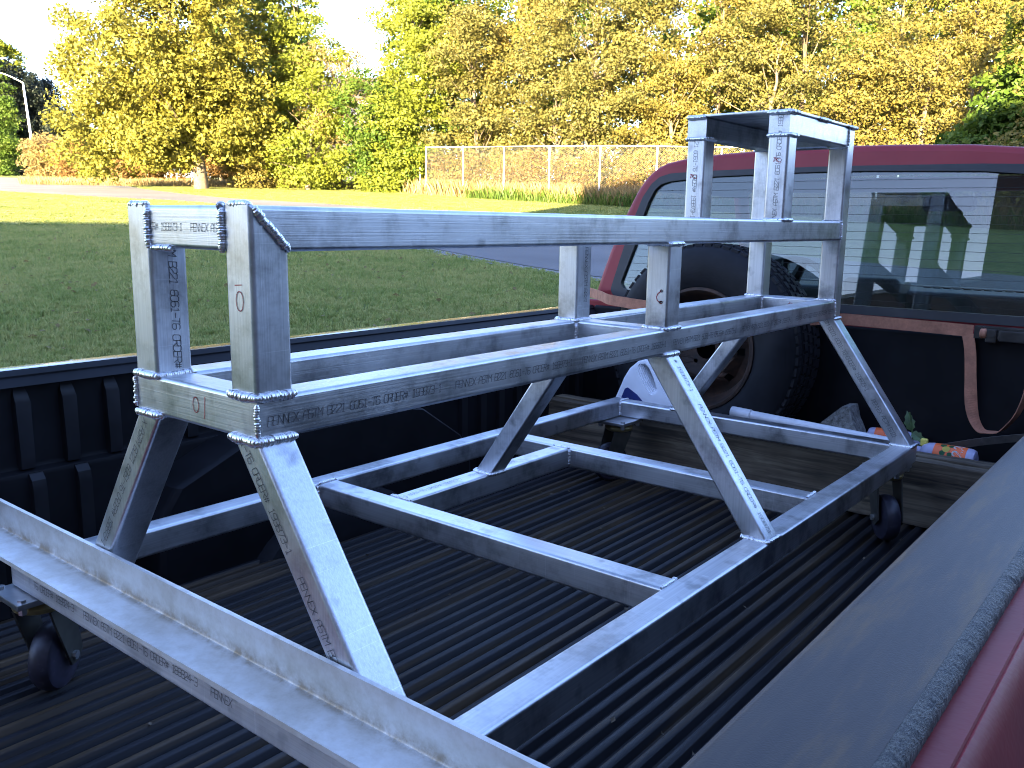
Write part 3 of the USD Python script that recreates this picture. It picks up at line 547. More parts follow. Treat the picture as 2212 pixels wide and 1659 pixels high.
simple(2095, 27.5, 1.55, 150, 'green', 43, 'bright green large leaved sapling in front of the golden trees at right', size=.17, low=.3, flat=.6, clus=.55, dens=1.5)
simple(2165, 28.5, .5, 40, 'yellowgreen', 44, 'narrow green vine column hanging at the upper right', size=.17, low=3.4, flat=.8, clus=.5, dens=1.5)
simple(2215, 26, 1.9, -60, 'golden', 45, 'golden tree at the far right edge of the woods', size=.11, low=.8, flat=.35)
# second row behind, seen through the gaps
for k, (px, D_, w, ty, mt) in enumerate(((600, 76, 4.6, 60, 'green'), (480, 78, 4.6, 40, 'green'), (905, 66, 3.6, -60, 'green'), (1060, 62, 4.6, -120, 'yellowgreen'), (1200, 58, 4.4, -140, 'green'), (1330, 56, 4.4, -140, 'green'),
                                         (1460, 54, 4.2, -150, 'yellowgreen'), (1590, 51, 4.2, -150, 'green'), (1720, 49, 4.0, -150, 'yellowgreen'), (1850, 46, 4.0, -150, 'green'), (1985, 44, 4.0, -150, 'yellowgreen'), (2120, 41, 3.8, -150, 'golden'), (2260, 39, 3.6, -150, 'golden'))):
    simple(px, D_, w, ty, mt, 70 + k, 'shaded tree in the second row of the woods, %s' % ('behind the bushes beside the lone tree', 'farthest left behind the lone tree', 'behind the vine draped tree', 'behind the first tall fence bay', 'behind the low spreading olive tree', 'behind the feathery olive tree',
           'behind the low golden tree', 'behind the metal tower', 'behind the tall olive locust', 'behind the middle of the cab roof', 'behind the vine wrapped trunk', 'behind the green sapling', 'at the right edge of the picture')[k], size=.26, low=.5, dens=.6, clus=1.1, nlf=90, limbs=8)
# dark trees and shrubs at the far left
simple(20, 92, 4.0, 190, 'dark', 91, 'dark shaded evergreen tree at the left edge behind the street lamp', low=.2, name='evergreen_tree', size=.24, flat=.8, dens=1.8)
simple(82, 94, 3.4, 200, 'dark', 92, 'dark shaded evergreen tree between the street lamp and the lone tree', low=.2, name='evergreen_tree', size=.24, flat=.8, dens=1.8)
simple(-45, 88, 4.2, 150, 'green', 93, 'green tree at the far left edge, partly cut by the picture', low=.2, size=.2)
simple(2, 84, 1.6, 245, 'green', 94, 'small sunlit green bush at the left edge under the dark evergreen', low=.2, name='bush', size=.17)
simple(-8, 130, 5.0, 128, 'yellowgreen', 97, 'distant tree top at the left edge above the street lamp head', low=.2, size=.3)
simple(105, 72, 2.2, 322, 'brown', 95, 'tan shrub left of the lone tree beside the dark evergreen', low=.1, name='shrub', size=.16, dens=1.5)
simple(165, 68, 2.2, 328, 'rust', 96, 'rusty orange shrub under the left side of the lone tree', low=.1, name='shrub', size=.16, dens=1.5)
simple(260, 66, 3.0, 300, 'yellowgreen', 98, 'yellow green shrub behind the lone tree, left of its trunk', low=.1, name='shrub', size=.16)
simple(345, 66, 3.0, 290, 'rust', 99, 'reddish shrub just behind the lone tree trunk', low=.1, name='shrub', size=.16)
simple(470, 65, 3.0, 300, 'rust', 100, 'dark red shrub in the shade right of the lone tree trunk', low=.1, name='shrub', size=.16)
# undergrowth behind the fence and dry grass at its foot
def along(n, o0, o1, s0, s1, g):
    s_ = g.uniform(s0, s1, n); o = g.uniform(o0, o1, n); nrm = np.array([-FDIR[1], FDIR[0]]); nrm = nrm if nrm[1] > 0 else -nrm
    q = FA + FDIR * s_[:, None] + nrm * o[:, None]; return q
g = np.random.default_rng(3)
for nm, mt, n, hz, lab in (('undergrowth', 'rust', 300, 2.0, 'rusty autumn undergrowth behind the chain link fence'), ('brambles', 'golden', 190, 1.9, 'yellowing brambles tangled behind the chain link fence'), ('low_scrub', 'olive', 80, 1.0, 'olive scrub growing low behind the chain link fence')):
    q = along(n, .5, 3.6, -1, FLEN + 2, g); c = np.c_[W2(q[:, 0], q[:, 1]), hgt(q[:, 1]) + g.uniform(.1, hz, n)]
    cs = np.repeat(c, 130, 0); off = g.standard_normal((len(cs), 3)); off /= np.linalg.norm(off, axis=1, keepdims=True); off *= g.random((len(cs), 1)) ** .5 * .75
    solo(nm, leaves(cs + off * [1, 1, .85], g.standard_normal((len(cs), 3)) + [0, 0, .5], .10, g), LF[mt], lab, 'undergrowth', kind='stuff')
def blades(q, h0, h1, w, g):
    n = len(q); b = np.c_[W2(q[:, 0], q[:, 1]), hgt(q[:, 1]) - .02]; a = g.uniform(0, 6.283, n); s_ = np.c_[np.cos(a), np.sin(a), 0 * a] * w; h = g.uniform(h0, h1, n); l = np.c_[g.normal(0, .22, (n, 2)) * h[:, None], h]
    v = np.stack([b - s_, b + s_, b + l * [.4, .4, .6] + s_ * .8, b + l], 1).reshape(-1, 3); o = np.arange(n)[:, None] * 4
    return v, np.vstack([o + [0, 1, 2], o + [0, 2, 3]])
q = along(60000, -.8, 2.6, -1, FLEN + 1, g); ww = meshkit.fbm(np.c_[q * .9, 0 * q[:, 0]], 4, 3); q = q[(ww + g.normal(0, .12, len(q))) > np.median(ww)]; solo('dry_grass', blades(q, .12, .95, .007, g), LF['straw'], 'tall dry straw coloured grass along the foot of the chain link fence', 'grass', kind='stuff')
q = along(9000, -1.3, .3, 4.5, FLEN + 1, g); solo('weeds', blades(q, .15, .7, .012, g), LF['green'], 'low green weeds in front of the chain link fence', 'weeds', kind='stuff')
n = 30000; pxs = g.uniform(60, 900, n); dd = g.uniform(54, 63, n); q = np.c_[(pxs - 1106) / 1899 * dd, dd]; solo('dry_grass', blades(q, .06, .5, .009, g), LF['straw'], 'dry straw grass behind the lone tree along the short posts', 'grass', kind='stuff')
# pale house glimpsed through the trees
hb = GP(770, 96); hs = thing('distant_house', 'pale house glimpsed through the trees behind the sky gap', 'house', hb)
def hbox(x0, x1, y0, y1, z0, z1):
    v = np.array([np.r_[hb[:2] + RH * x + FH * y, hb[2] + z] for z in (z0, z1) for x, y in ((x0, y0), (x1, y0), (x1, y1), (x0, y1))]); f = np.array([[0, 3, 2, 1], [4, 5, 6, 7], [0, 1, 5, 4], [1, 2, 6, 5], [2, 3, 7, 6], [3, 0, 4, 7]]); return v, np.vstack([f[:, [0, 1, 2]], f[:, [0, 2, 3]]])
part(hs, 'wall', hbox(-5, 5, 0, 8, -1, 8.6), plain('cream_siding', (.5, .42, .34), .8, var=.1, scale=3))
rv = np.array([np.r_[hb[:2] + RH * x + FH * y, hb[2] + z] for x, y, z in ((-5.5, -.5, 8.6), (5.5, -.5, 8.6), (5.5, 8.5, 8.6), (-5.5, 8.5, 8.6), (-5.5, 4, 11.4), (5.5, 4, 11.4))])
part(hs, 'roof', (rv, np.array([[0, 1, 5], [0, 5, 4], [2, 3, 4], [2, 4, 5], [0, 4, 3], [1, 2, 5], [0, 3, 2], [0, 2, 1]])), plain('roof_shingle', (.09, .08, .075), .9))
for x in (-3, 1.5): w = part(hs, 'window', hbox(x, x + 1.3, -.06, .0, 5.2, 6.8), WHITE); part(w, 'pane', hbox(x + .12, x + 1.18, -.08, -.06, 5.3, 6.7), GLASS)
# ------------------------------------------------------------------ the pickup truck
XC = -.235
def mirx(x): return 2 * XC - np.asarray(x, float)
def mirror(m_): v = np.array(m_[0]); v[:, 0] = mirx(v[:, 0]); return v, np.asarray(m_[1])[:, ::-1]
def glassy(z, off=0.0): return 2.4 + .1317 * (np.asarray(z, float) - .15) + off
GZ = -1.25
truck = thing('pickup_truck', 'red pickup truck with a black ribbed bed liner and wide rear cab window', 'pickup truck', (XC, .9, GZ))
def prof_y(pts, ys, jig=None):
    pts = np.asarray(pts, float); rings = []
    for k, y in enumerate(ys):
        q = np.c_[pts[:, 0], np.full(len(pts), y), pts[:, 1]]
        rings.append(q)
    return loft(rings, caps=False, closed=False)
# bed floor with moulded ribs
fx, P_ = [], .034
x = -1.105
while x < .62:
    fx += [(x, -.6425), (x + .009, -.6425), (x + .0125, -.632), (x + .0155, -.630), (x + .0255, -.630), (x + .0285, -.632)]; x += P_
liner = group(truck, 'bed_liner')
part(liner, 'floor', swapped(prof_y(fx, np.linspace(-.44, 2.34, 30))), LINER, smooth=40)
for sgn in (0, 1):
    fl = mirror if sgn else (lambda q: q)
    wall = cat([prof_y([(-1.102, -.13), (-1.100, -.318), (-1.096, -.328), (-1.080, -.334), (-1.076, -.345), (-1.072, -.645)], [-.44, 1, 2.34])])
    part(liner, 'side_wall', fl(wall), LINER_WALL, smooth=30)
    rb = []
    for k in range(-6, 22):
        y = .184 + k * .0955
        rb.append(loft([np.array([(-1.101 + d, y - w, z), (-1.101 + d, y + w, z), (-1.115, y + w + .004, z), (-1.115, y - w - .004, z)]) for z, d, w in ((-.150, -.003, .010), (-.168, .006, .014), (-.185, .016, .015), (-.30, .019, .014), (-.327, .017, .014))]))
        if not .30 < y < 1.5:
            rb.append(loft([np.array([(-1.076 + d, y + .01 - .014, z), (-1.076 + d, y + .01 + .014, z), (-1.09, y + .028, z), (-1.09, y - .008, z)]) for z, d in ((-.337, .0), (-.350, .012), (-.372, .016), (-.63, .016))]))
    part(liner, 'wall_rib', fl(cat(rb)), LINER_RIB, smooth=30, kind='stuff')
    wp = [(.385, -.645), (.395, -.47), (.44, -.405), (.60, -.340), (.64, -.333), (1.19, -.333), (1.235, -.342), (1.40, -.452), (1.445, -.52), (1.45, -.645)]
    c_ = np.mean(wp, 0); wh = loft([np.array([(X_, c_[0] + (a - c_[0]) * k_, c_[1] + (b - c_[1]) * k_ if b > -.6 else b) for a, b in wp]) for X_, k_ in ((-1.12, 1.0), (-.972, 1.0), (-.958, .992), (-.950, .97))])
    part(liner, 'wheel_arch', fl(swapped(wh)), LINER_WALL, smooth=25)
    # rail cap: top and worn outer edge
    ys = np.linspace(-.46, 2.36, 220)
    if sgn:
        part(liner, 'rail_cap', swapped(prof_y([(.6035, -.139), (.603, -.135), (.604, -.130), (.609, -.1235), (.618, -.1205), (.640, -.1195), (.680, -.1195), (.698, -.1207)], [-.46, .5, 1.4, 2.36])), CAPMAT, smooth=40)
    else:
        part(liner, 'rail_cap', mirror(swapped(prof_y([(.652, -.1205), (.662, -.1195), (.685, -.1195), (.698, -.1207)], [-.46, .5, 1.4, 2.36]))), CAP_L, smooth=40)
        part(liner, 'rail_lip', mirror(swapped(prof_y([(.610, -.150), (.625, -.139), (.645, -.1245), (.652, -.1205)], [-.46, .5, 1.4, 2.36]))), LINER_WALL, smooth=40)
    gg = np.random.default_rng(8); rings = []
    for k, y in enumerate(np.linspace(-.46, 2.36, 900)):
        j = gg.normal(0, .0005, 5); w_ = .0008 * math.sin(k * .37) * gg.random()
        rings.append(np.array([(.6975, y, -.1209), (.7030 + j[0] * .5, y, -.1213 + abs(j[1])), (.7080 + j[1] * .7, y, -.1240 + j[2] + w_ * .4), (.7108 + j[3] * .7, y, -.1285 + w_), (.7112 + j[4] * .5, y, -.1370)]))
    part(liner, 'cap_edge', (lambda q: q if sgn else mirror(q))(swapped(loft(rings, False, False))), CAPEDGE if sgn else CAP_L, smooth=True)
# front wall of the liner with its moulded steps
part(liner, 'front_wall', box(-1.1, .63, 2.332, 2.352, -.645, -.118, .009, 3), LINER_WALL, smooth=40)
part(liner, 'step', box(-1.07, -.115, 2.10, 2.335, -.645, -.574, .015, 3), LINER, smooth=40)
part(liner, 'step', cat([box(-.115, .60, 2.096, 2.335, -.645, -.487, .015, 3)] + [tube([(.22 + a * math.cos(t_), 2.215 + b * math.sin(t_), -.487) for t_ in np.linspace(0, 6.29, 40)], .004, 6) for a, b in ((.30, .095), (.10, .04))]), LINER, smooth=40)
# steel bed sides
for sgn in (0, 1):
    pr = [(.695, -.139), (.712, -.1352), (.7310, -.1335), (.7325, -.1355), (.7340, -.1343), (.739, -.1365), (.746, -.146), (.757, -.182), (.777, -.29), (.787, -.42), (.789, -.55), (.783, -.72), (.765, -.92), (.74, -.96)]
    ys = [-.47, -.46] + list(np.linspace(0, 2.34, 12)) + [2.37, 2.378]
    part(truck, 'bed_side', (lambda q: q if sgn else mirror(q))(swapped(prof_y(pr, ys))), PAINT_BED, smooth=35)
part(truck, 'bed_front_rail', box(-1.18, .71, 2.356, 2.378, -.95, -.098, .008, 3), PAINT, smooth=40)
part(truck, 'bed_underside', box(-1.12, .65, -.44, 2.35, -.70, -.65), TRIM)
part(truck, 'tailgate', box(-1.10, .63, -1.02, -.47, -.70, -.645, .015), PAINT, smooth=40)
part(truck, 'chassis', box(XC - .42, XC + .42, -.4, 5.1, -.92, -.74, .02), TRIM)
# cab
half = [(-1.128, -.90), (-1.128, -.30), (-1.121, -.067), (-1.098, .020), (-1.071, .107), (-1.047, .172), (-1.023, .232), (-1.001, .281), (-.983, .318), (-.962, .352), (-.938, .382), (-.906, .408), (-.865, .427), (-.80, .439), (-.65, .4535), (-.45, .461), (XC, .4645)]
outl = np.array(half + [(float(mirx(x)), z) for x, z in half[-2::-1]])
def inset(pts, d):
    t_ = np.gradient(pts, axis=0); n_ = np.c_[t_[:, 1], -t_[:, 0]]; n_ /= np.linalg.norm(n_, axis=1, keepdims=True); return pts + n_ * d
def cabring(d, depth, pts=None):
    q = inset(outl, d) if pts is None else inset(pts, d); return np.c_[q[:, 0], glassy(np.maximum(q[:, 1], -.10), depth), q[:, 1]]
gasket_o = np.array([(-1.050, -.070), (-1.005, .112), (-.972, .225), (-.945, .300), (-.912, .350), (-.880, .375), (-.835, .387), (-.687, .393), (-.361, .3965), (XC, .397)])
g_i = np.array([(-1.004, -.030), (-.958, .113), (-.936, .222), (-.918, .280), (-.896, .326), (-.872, .347), (-.838, .357), (-.687, .371), (-.361, .379), (XC, .380)])
def sym(h, zb): p_ = np.vstack([h, np.c_[mirx(h[-2::-1, 0]), h[-2::-1, 1]]]); return Polygon([(h[0][0] + .02, zb)] + [tuple(q) for q in p_] + [(float(mirx(h[0][0])) - .02, zb)])
GO, GI = sym(gasket_o, -.080), sym(g_i, -.052)
GO2, GI2 = GO.buffer(-.03).buffer(.03, 8), GI.buffer(-.025).buffer(.025, 8)
def on_glass(off):
    def fn(v): return np.c_[v[:, 0], glassy(np.maximum(v[:, 1], -.10), off) + v[:, 2], v[:, 1]]
    return fn
cab = group(truck, 'cab')
face = Polygon(inset(outl, .022)).difference(GO2)
part(cab, 'rear_panel', swapped(extr(face, .012, on_glass(0.0))), PAINT)
part(cab, 'rear_edge', loft([cabring(.0225, .0), cabring(.012, .002), cabring(.0045, .008), cabring(.0008, .017), cabring(0, .03), cabring(0, .15)], False, False), PAINT, smooth=50)
top = outl[10:-10]
fy = lambda ring, y: np.c_[ring[:, 0], np.full(len(ring), y), ring[:, 1]]
def roofring(y, up): q = top.copy(); k = np.clip((q[:, 1] - .36) / .10, 0, 1); q[:, 1] += up * k; return np.c_[q[:, 0], np.full(len(q), y), q[:, 1]]
r0 = np.c_[top[:, 0], glassy(top[:, 1], .148), top[:, 1]]
part(cab, 'roof', loft([r0, roofring(2.75, .008), roofring(3.0, .008), roofring(3.22, .0), roofring(3.33, -.02)], False, False), PAINT, smooth=50)
hi = inset(outl, .045)[9:-9]
part(cab, 'headliner', swapped(loft([np.c_[hi[:, 0], np.full(len(hi), y), hi[:, 1] - .004] for y in (2.47, 2.8, 3.30)], False, False)), CLOTH, smooth=50)
gk = GO2.difference(GI2)
part(cab, 'window_gasket', swapped(extr(gk, .024, on_glass(-.008))), RUBBER)
part(cab, 'rear_window', swapped(extr(GI2.buffer(.006), .004, on_glass(.004))), GLASS)
for k in range(15):
    z = .352 - .0274 * k; ln = LineString([(-1.2, z), (.8, z - .003)]).intersection(GI2.buffer(-.012))
    if ln.is_empty: continue
    part(cab, 'defroster_line', swapped(extr(ln.buffer(.0005, cap_style=2), .0006, on_glass(.0032))), LINE)
for x in (-.99, float(mirx(-.99))):
    s_ = 1 if x < XC else -1
    part(cab, 'door', cat([loft([np.array([(x - s_ * .138, y, -.92), (x - s_ * .14, y, -.4), (x - s_ * .128, y, -.06), (x - s_ * .098, y, -.055), (x - s_ * .10, y, -.92)]) for y in (2.54, 3.82)])]), PAINT)
    ap = [(x - s_ * .10, 3.80, -.07), (x - s_ * .065, 3.58, .15), (x + s_ * .03, 3.31, .372)]
    part(cab, 'windscreen_pillar', tube(ap, .034, 8), PAINT, smooth=True)
    part(cab, 'side_window', (np.array([(x - s_ * .110, 2.56, -.06), (x - s_ * .110, 3.76, -.06), (x + s_ * .02, 3.30, .36), (x + s_ * .02, 2.56, .36)]), np.array([[0, 1, 2], [0, 2, 3]])), GLASS)
wl, wr = -.955, float(mirx(-.955))
part(cab, 'windscreen', (np.array([(wl - .10, 3.80, -.07), (wr + .10, 3.80, -.07), (wr, 3.32, .375), (wl, 3.32, .375)]), np.array([[0, 1, 2], [0, 2, 3]])), GLASS)
part(cab, 'windscreen_header', box(wl, wr, 3.25, 3.335, .345, .40, .012), PAINT)
part(cab, 'dashboard', cat([box(-1.06, .59, 3.34, 3.83, -.55, -.058, .03, 4), box(-1.0, .53, 3.64, 3.70, -.066, -.0545, .004)]), DASH, smooth=40)
part(cab, 'instrument_hood', box(-.44, -.205, 3.22, 3.42, -.30, -.006, .03, 4), TRIM, smooth=40)
part(cab, 'dash_vent', cat([box(x, x + .028, 3.58, 3.61, -.062, -.0535) for x in np.arange(-.2, .45, .04)]), TRIM, kind='stuff')
part(cab, 'mirror', cat([loft([np.array([(-.06 + dx * w, 3.26 + dy, .296 + dz * h) for dx, dz in rsq(.2, .06, .02)]) for dy, w, h in ((0, .9, .8), (.012, 1, 1), (.03, .8, .7))]), tube([(-.06, 3.28, .31), (-.06, 3.31, .36)], .008, 6)]), TRIM, smooth=40)
sw = np.array([-.62, 3.06, -.105]); ax_ = np.array([0, -.86, .51]); e1 = np.array([1., 0, 0]); e2 = np.cross(ax_, e1)
rim_ = [sw + .19 * (math.cos(a) * e1 + math.sin(a) * e2) for a in np.linspace(0, 2 * math.pi, 41)]
st = group(cab, 'steering_wheel') if False else None
part(cab, 'steering_wheel', cat([tube(rim_, .0145, 8)] + [tube([sw, sw + .185 * (math.cos(a) * e1 + math.sin(a) * e2)], [.03, .018], 6) for a in (1.35, 1.8, 3.5, 5.9)] + [cyl(sw - ax_ * .02, sw + ax_ * .03, .06, 16), tube([sw, sw - ax_ * .4], .03, 8)]), TRIM, smooth=40)
part(cab, 'seat', cat([box(-1.02, .55, 2.50, 2.66, -.7, -.105, .05, 4), box(-1.02, .55, 2.6, 3.05, -.72, -.48, .05, 4)]), CLOTH, smooth=40)
part(cab, 'cab_floor', box(-1.1, .63, 2.45, 3.85, -.9, -.80), TRIM)
part(truck, 'bonnet', loft([np.c_[np.linspace(-1.03, .56, 15), np.full(15, y), z - .05 * ((np.linspace(-1, 1, 15)) ** 4)] for y, z in ((3.78, -.095), (4.1, -.10), (4.7, -.13), (5.02, -.17), (5.06, -.24))], False, False), PAINT, smooth=50)
for x0, x1 in ((-1.13, -1.02), (.55, .66)): part(truck, 'fender', cat([box(x0, x1, 3.83, 5.08, -.62, -.145, .03, 3), box(x0, x1, 3.83, 4.0 if False else 3.95, -.9, -.6, .01)]), PAINT, smooth=40)
part(truck, 'grille', box(-1.0, .53, 5.03, 5.10, -.62, -.25, .02), TRIM); part(truck, 'bumper', box(-1.12, .65, 5.08, 5.2, -.82, -.64, .03, 3), ZINC, smooth=40)
for x, y in ((-1.0, .91), (.53, .91), (-1.0, 4.4), (.53, 4.4)):
    s_ = -1 if x < XC else 1
    wheel = part(truck, 'wheel', revolve([(.20, -.1), (.30, -.105), (.355, -.085), (.37, -.05), (.37, .05), (.355, .085), (.30, .105), (.20, .1)], (x, y, GZ + .37), (s_, 0, 0), 36), TYRE, smooth=40)
    part(wheel, 'rim', revolve([(0, .03), (.07, .05), (.09, .03), (.17, .04), (.205, .09), (.205, -.09), (0, -.09)], (x, y, GZ + .37), (s_, 0, 0), 30), ZINC, smooth=40)
# ------------------------------------------------------------------ lettering in single strokes, as an ink-jet coder prints it
GLY = {'P': [[(0, 0), (0, 6), (3, 6), (4, 5), (4, 4), (3, 3), (0, 3)]], 'E': [[(4, 0), (0, 0), (0, 6), (4, 6)], [(0, 3), (3.2, 3)]], 'N': [[(0, 0), (0, 6), (4, 0), (4, 6)]], 'X': [[(0, 0), (4, 6)], [(0, 6), (4, 0)]],
       'A': [[(0, 0), (0, 4), (1.2, 6), (2.8, 6), (4, 4), (4, 0)], [(0, 2.6), (4, 2.6)]], 'S': [[(0, .6), (.8, 0), (3.2, 0), (4, .8), (4, 2.3), (3.2, 3), (.8, 3), (0, 3.8), (0, 5.2), (.8, 6), (3.2, 6), (4, 5.4)]], 'T': [[(0, 6), (4, 6)], [(2, 6), (2, 0)]],
       'M': [[(0, 0), (0, 6), (2, 3), (4, 6), (4, 0)]], 'B': [[(0, 0), (0, 6), (3, 6), (4, 5.2), (4, 3.9), (3, 3), (0, 3)], [(3, 3), (4, 2.2), (4, .8), (3, 0), (0, 0)]], '2': [[(0, 5), (.8, 6), (3.2, 6), (4, 5.1), (4, 3.9), (0, .6), (0, 0), (4, 0)]],
       '1': [[(1, 5), (2.2, 6), (2.2, 0)], [(1, 0), (3.4, 0)]], '6': [[(3.8, 5.4), (3, 6), (1, 6), (0, 5), (0, 1), (1, 0), (3, 0), (4, 1), (4, 2.4), (3, 3.3), (1, 3.3), (0, 2.5)]], '0': [[(1, 0), (3, 0), (4, 1), (4, 5), (3, 6), (1, 6), (0, 5), (0, 1), (1, 0)]],
       '-': [[(.3, 3), (3.7, 3)]], 'O': [[(1, 0), (3, 0), (4, 1), (4, 5), (3, 6), (1, 6), (0, 5), (0, 1), (1, 0)]], 'R': [[(0, 0), (0, 6), (3, 6), (4, 5), (4, 4), (3, 3), (0, 3)], [(1.8, 3), (4, 0)]], 'D': [[(0, 0), (0, 6), (2.6, 6), (4, 4.6), (4, 1.4), (2.6, 0), (0, 0)]],
       '#': [[(1.2, .6), (1.6, 5.4)], [(2.6, .6), (3, 5.4)], [(.2, 2), (3.8, 2)], [(.4, 4), (4, 4)]], '9': [[(.2, .6), (1, 0), (3, 0), (4, 1), (4, 5), (3, 6), (1, 6), (0, 5), (0, 3.6), (1, 2.7), (3, 2.7), (4, 3.5)]],
       '3': [[(0, 5.4), (.8, 6), (3.2, 6), (4, 5.2), (4, 3.8), (3.2, 3), (1.4, 3)], [(3.2, 3), (4, 2.2), (4, .8), (3.2, 0), (.8, 0), (0, .6)]], '8': [[(1, 3), (0, 3.9), (0, 5.2), (1, 6), (3, 6), (4, 5.2), (4, 3.9), (3, 3), (1, 3), (0, 2.2), (0, .8), (1, 0), (3, 0), (4, .8), (4, 2.2), (3, 3)]],
       '7': [[(0, 6), (4, 6), (1.6, 0)]], '4': [[(3, 0), (3, 6), (0, 2), (4, 2)]]}
def strokes(lines, w):
    v, f = [], []
    for ln in lines:
        ln = np.asarray(ln, float)
        for a, b in zip(ln[:-1], ln[1:]):
            d = b - a; L_ = np.hypot(*d)
            if L_ < 1e-9: continue
            d = d / L_; n_ = np.array([-d[1], d[0]]) * w / 2; a2, b2 = a - d * w * .3, b + d * w * .3; o = len(v)
            v += [a2 - n_, b2 - n_, b2 + n_, a2 + n_]; f += [[o, o + 1, o + 2], [o, o + 2, o + 3]]
    return np.array(v), np.array(f)
CODE = 'PENNEX ASTM B221 6061-T6 ORDER# 193873-1'
def coder(text, h, w=None, adv=5.7, slant=.12):
    ls, x, u = [], 0.0, h / 6.0
    for ch in text:
        for l in GLY.get(ch, []): ls.append([((px + slant * py + x) * u, py * u) for px, py in l])
        x += adv
    return strokes(ls, w or h * .078), x * u
def lay(parent, flat, org, xd, yd, mat, name='printed_lettering', off=.0006, label=None):
    xd, yd = np.asarray(xd, float), np.asarray(yd, float); xd = xd / np.linalg.norm(xd); yd = yd - xd * (xd @ yd); yd /= np.linalg.norm(yd); nd = np.cross(xd, yd)
    v = np.asarray(org, float) + flat[0][:, :1] * xd + flat[0][:, 1:2] * yd + nd * off
    return part(parent, name, (v, flat[1]), mat, label=label)
def printed(parent, text, org, xd, yd, h=.0112, mat=None, **k): fl, _ = coder(text, h); return lay(parent, fl, org, xd, yd, mat or INK, **k)
PITCH = .3165      # length of one repeat of the code and its gap
HT = .0108; ADV = PITCH / (len(CODE) + 4.2) / (HT / 6.0)
def run(start, n): return (CODE + '    ') * 4

# ------------------------------------------------------------------ the welded aluminium stand
t = .0508; W, L, zt, ym, yt, zp = .262, 1.870, .2135, .9302, 1.467, .466
zb, bR, bL, c1, c2, lR, lL, xi = -.3768, .234, .7272, .6194, 1.2513, .2310, -.4890, -.4440
y1 = L + t
stand = thing('metal_stand', 'welded square tube aluminium stand on casters standing in the truck bed', 'metal stand', (-.25, .96, -.63))
RC = .0058
def profile(e1, e2): q = rsq(t, t, RC, 4); return q[:, :1] * e1 + q[:, 1:] * e2
X, Y, Z = np.eye(3)
def bar(p0, p1, e1, e2, s0=None, s1=None):
    """Square tube between two points; s0, s1 shear the ends (mitres) along the axis as functions of the profile."""
    p0, p1 = np.asarray(p0, float), np.asarray(p1, float); d = (p1 - p0) / np.linalg.norm(p1 - p0); pr = profile(e1, e2)
    a = p0 + pr + (s0(pr)[:, None] * d if s0 else 0); b = p1 + pr + (s1(pr)[:, None] * d if s1 else 0)
    m_ = loft([a, b]); v, f = m_
    tri = v[f]; nrm = np.cross(tri[:, 1] - tri[:, 0], tri[:, 2] - tri[:, 0]); c = v.mean(0)
    if ((tri.mean(1) - c) * nrm).sum() < 0: f = f[:, ::-1]
    return v, f
def along_y(x0, y0, ya, z0, **k): return bar((x0 + t / 2, y0, z0 - t / 2), (x0 + t / 2, ya, z0 - t / 2), X, Z, **k)     # left face x0, top z0
def along_x(x0, x1, y0, z0, **k): return bar((x0, y0 + t / 2, z0 - t / 2), (x1, y0 + t / 2, z0 - t / 2), Y, Z, **k)
def upright(x0, y0, z0, z1, **k): return bar((x0 + t / 2, y0 + t / 2, z0), (x0 + t / 2, y0 + t / 2, z1), X, Y, **k)
def P_(name, mesh, mat, label=None): return part(stand, name, mesh, mat, smooth=30, label=label)
h = t / 2
# middle frame
railR = P_('rail', along_y(-t, 0, L, 0, s0=lambda q: h - q[:, 0]), A_Y, "right rail of the middle frame with the maker's code printed along it")
P_('rail', along_y(-W, 0, L, 0, s0=lambda q: h + q[:, 0]), A_Y, 'left rail of the middle frame')
crossA = P_('crossbar', along_x(-W, 0, 0, 0, s0=lambda q: q[:, 1 - 1] * 0 + (q[:, 1] + h), s1=lambda q: -(q[:, 1] + h)), A_X, 'rear crossbar of the middle frame marked in red')
P_('crossbar', along_x(-W + t, -t, ym, 0), A_X); crossC = P_('crossbar', along_x(-W + t, -t, L, 0), A_X, 'front crossbar of the middle frame')
# uprights and top rails
postRR = P_('post', upright(-t, 0, 0, zt, s1=lambda q: -(q[:, 1] + h)), A_Z, 'right rear post with a slanting weld at its top')
postRL = P_('post', upright(-W, 0, 0, zt, s1=lambda q: -(q[:, 1] + h)), A_Z, 'left rear post')
postMR = P_('post', upright(-t, ym, 0, zt - t), A_Z, 'right middle post with a red scribble'); postML = P_('post', upright(-W, ym, 0, zt - t), A_Z, 'left middle post')
PL = .0065; zq = zp - PL; zu = zq - t                       # plate underside, underside of the tower's top frame
postFR = P_('post', upright(-t, L, -t, zq), A_Z, 'tall right front post'); postFL = P_('post', upright(-W, L, -t, zq), A_Z, 'tall left front post')
topR = P_('rail', along_y(-t, 0, L, zt, s0=lambda q: h - q[:, 2]), A_Y, 'right top rail'); P_('rail', along_y(-W, 0, L, zt, s0=lambda q: h - q[:, 2]), A_Y, 'left top rail')
topX = P_('crossbar', along_x(-W + t, -t, 0, zt), A_X, 'short rear crossbar between the top rails'); P_('crossbar', along_x(-W + t, -t, yt, zt), A_X)
towR = P_('post', upright(-t, yt, zt, zu), A_Z, 'right rear tower post'); towL = P_('post', upright(-W, yt, zt, zu), A_Z, 'left rear tower post')
P_('rail', along_y(-t, yt, L, zq), A_Y, 'right rail under the tower plate'); P_('rail', along_y(-W, yt, L, zq), A_Y, 'left rail under the tower plate'); P_('crossbar', along_x(-W + t, -t, L, zq), A_X)
P_('top_plate', box(-W - .002, .002, yt - .002, y1 + .002, zq + .0003, zp, .0015, 2), A_PLATE, 'flat plate on top of the tower')
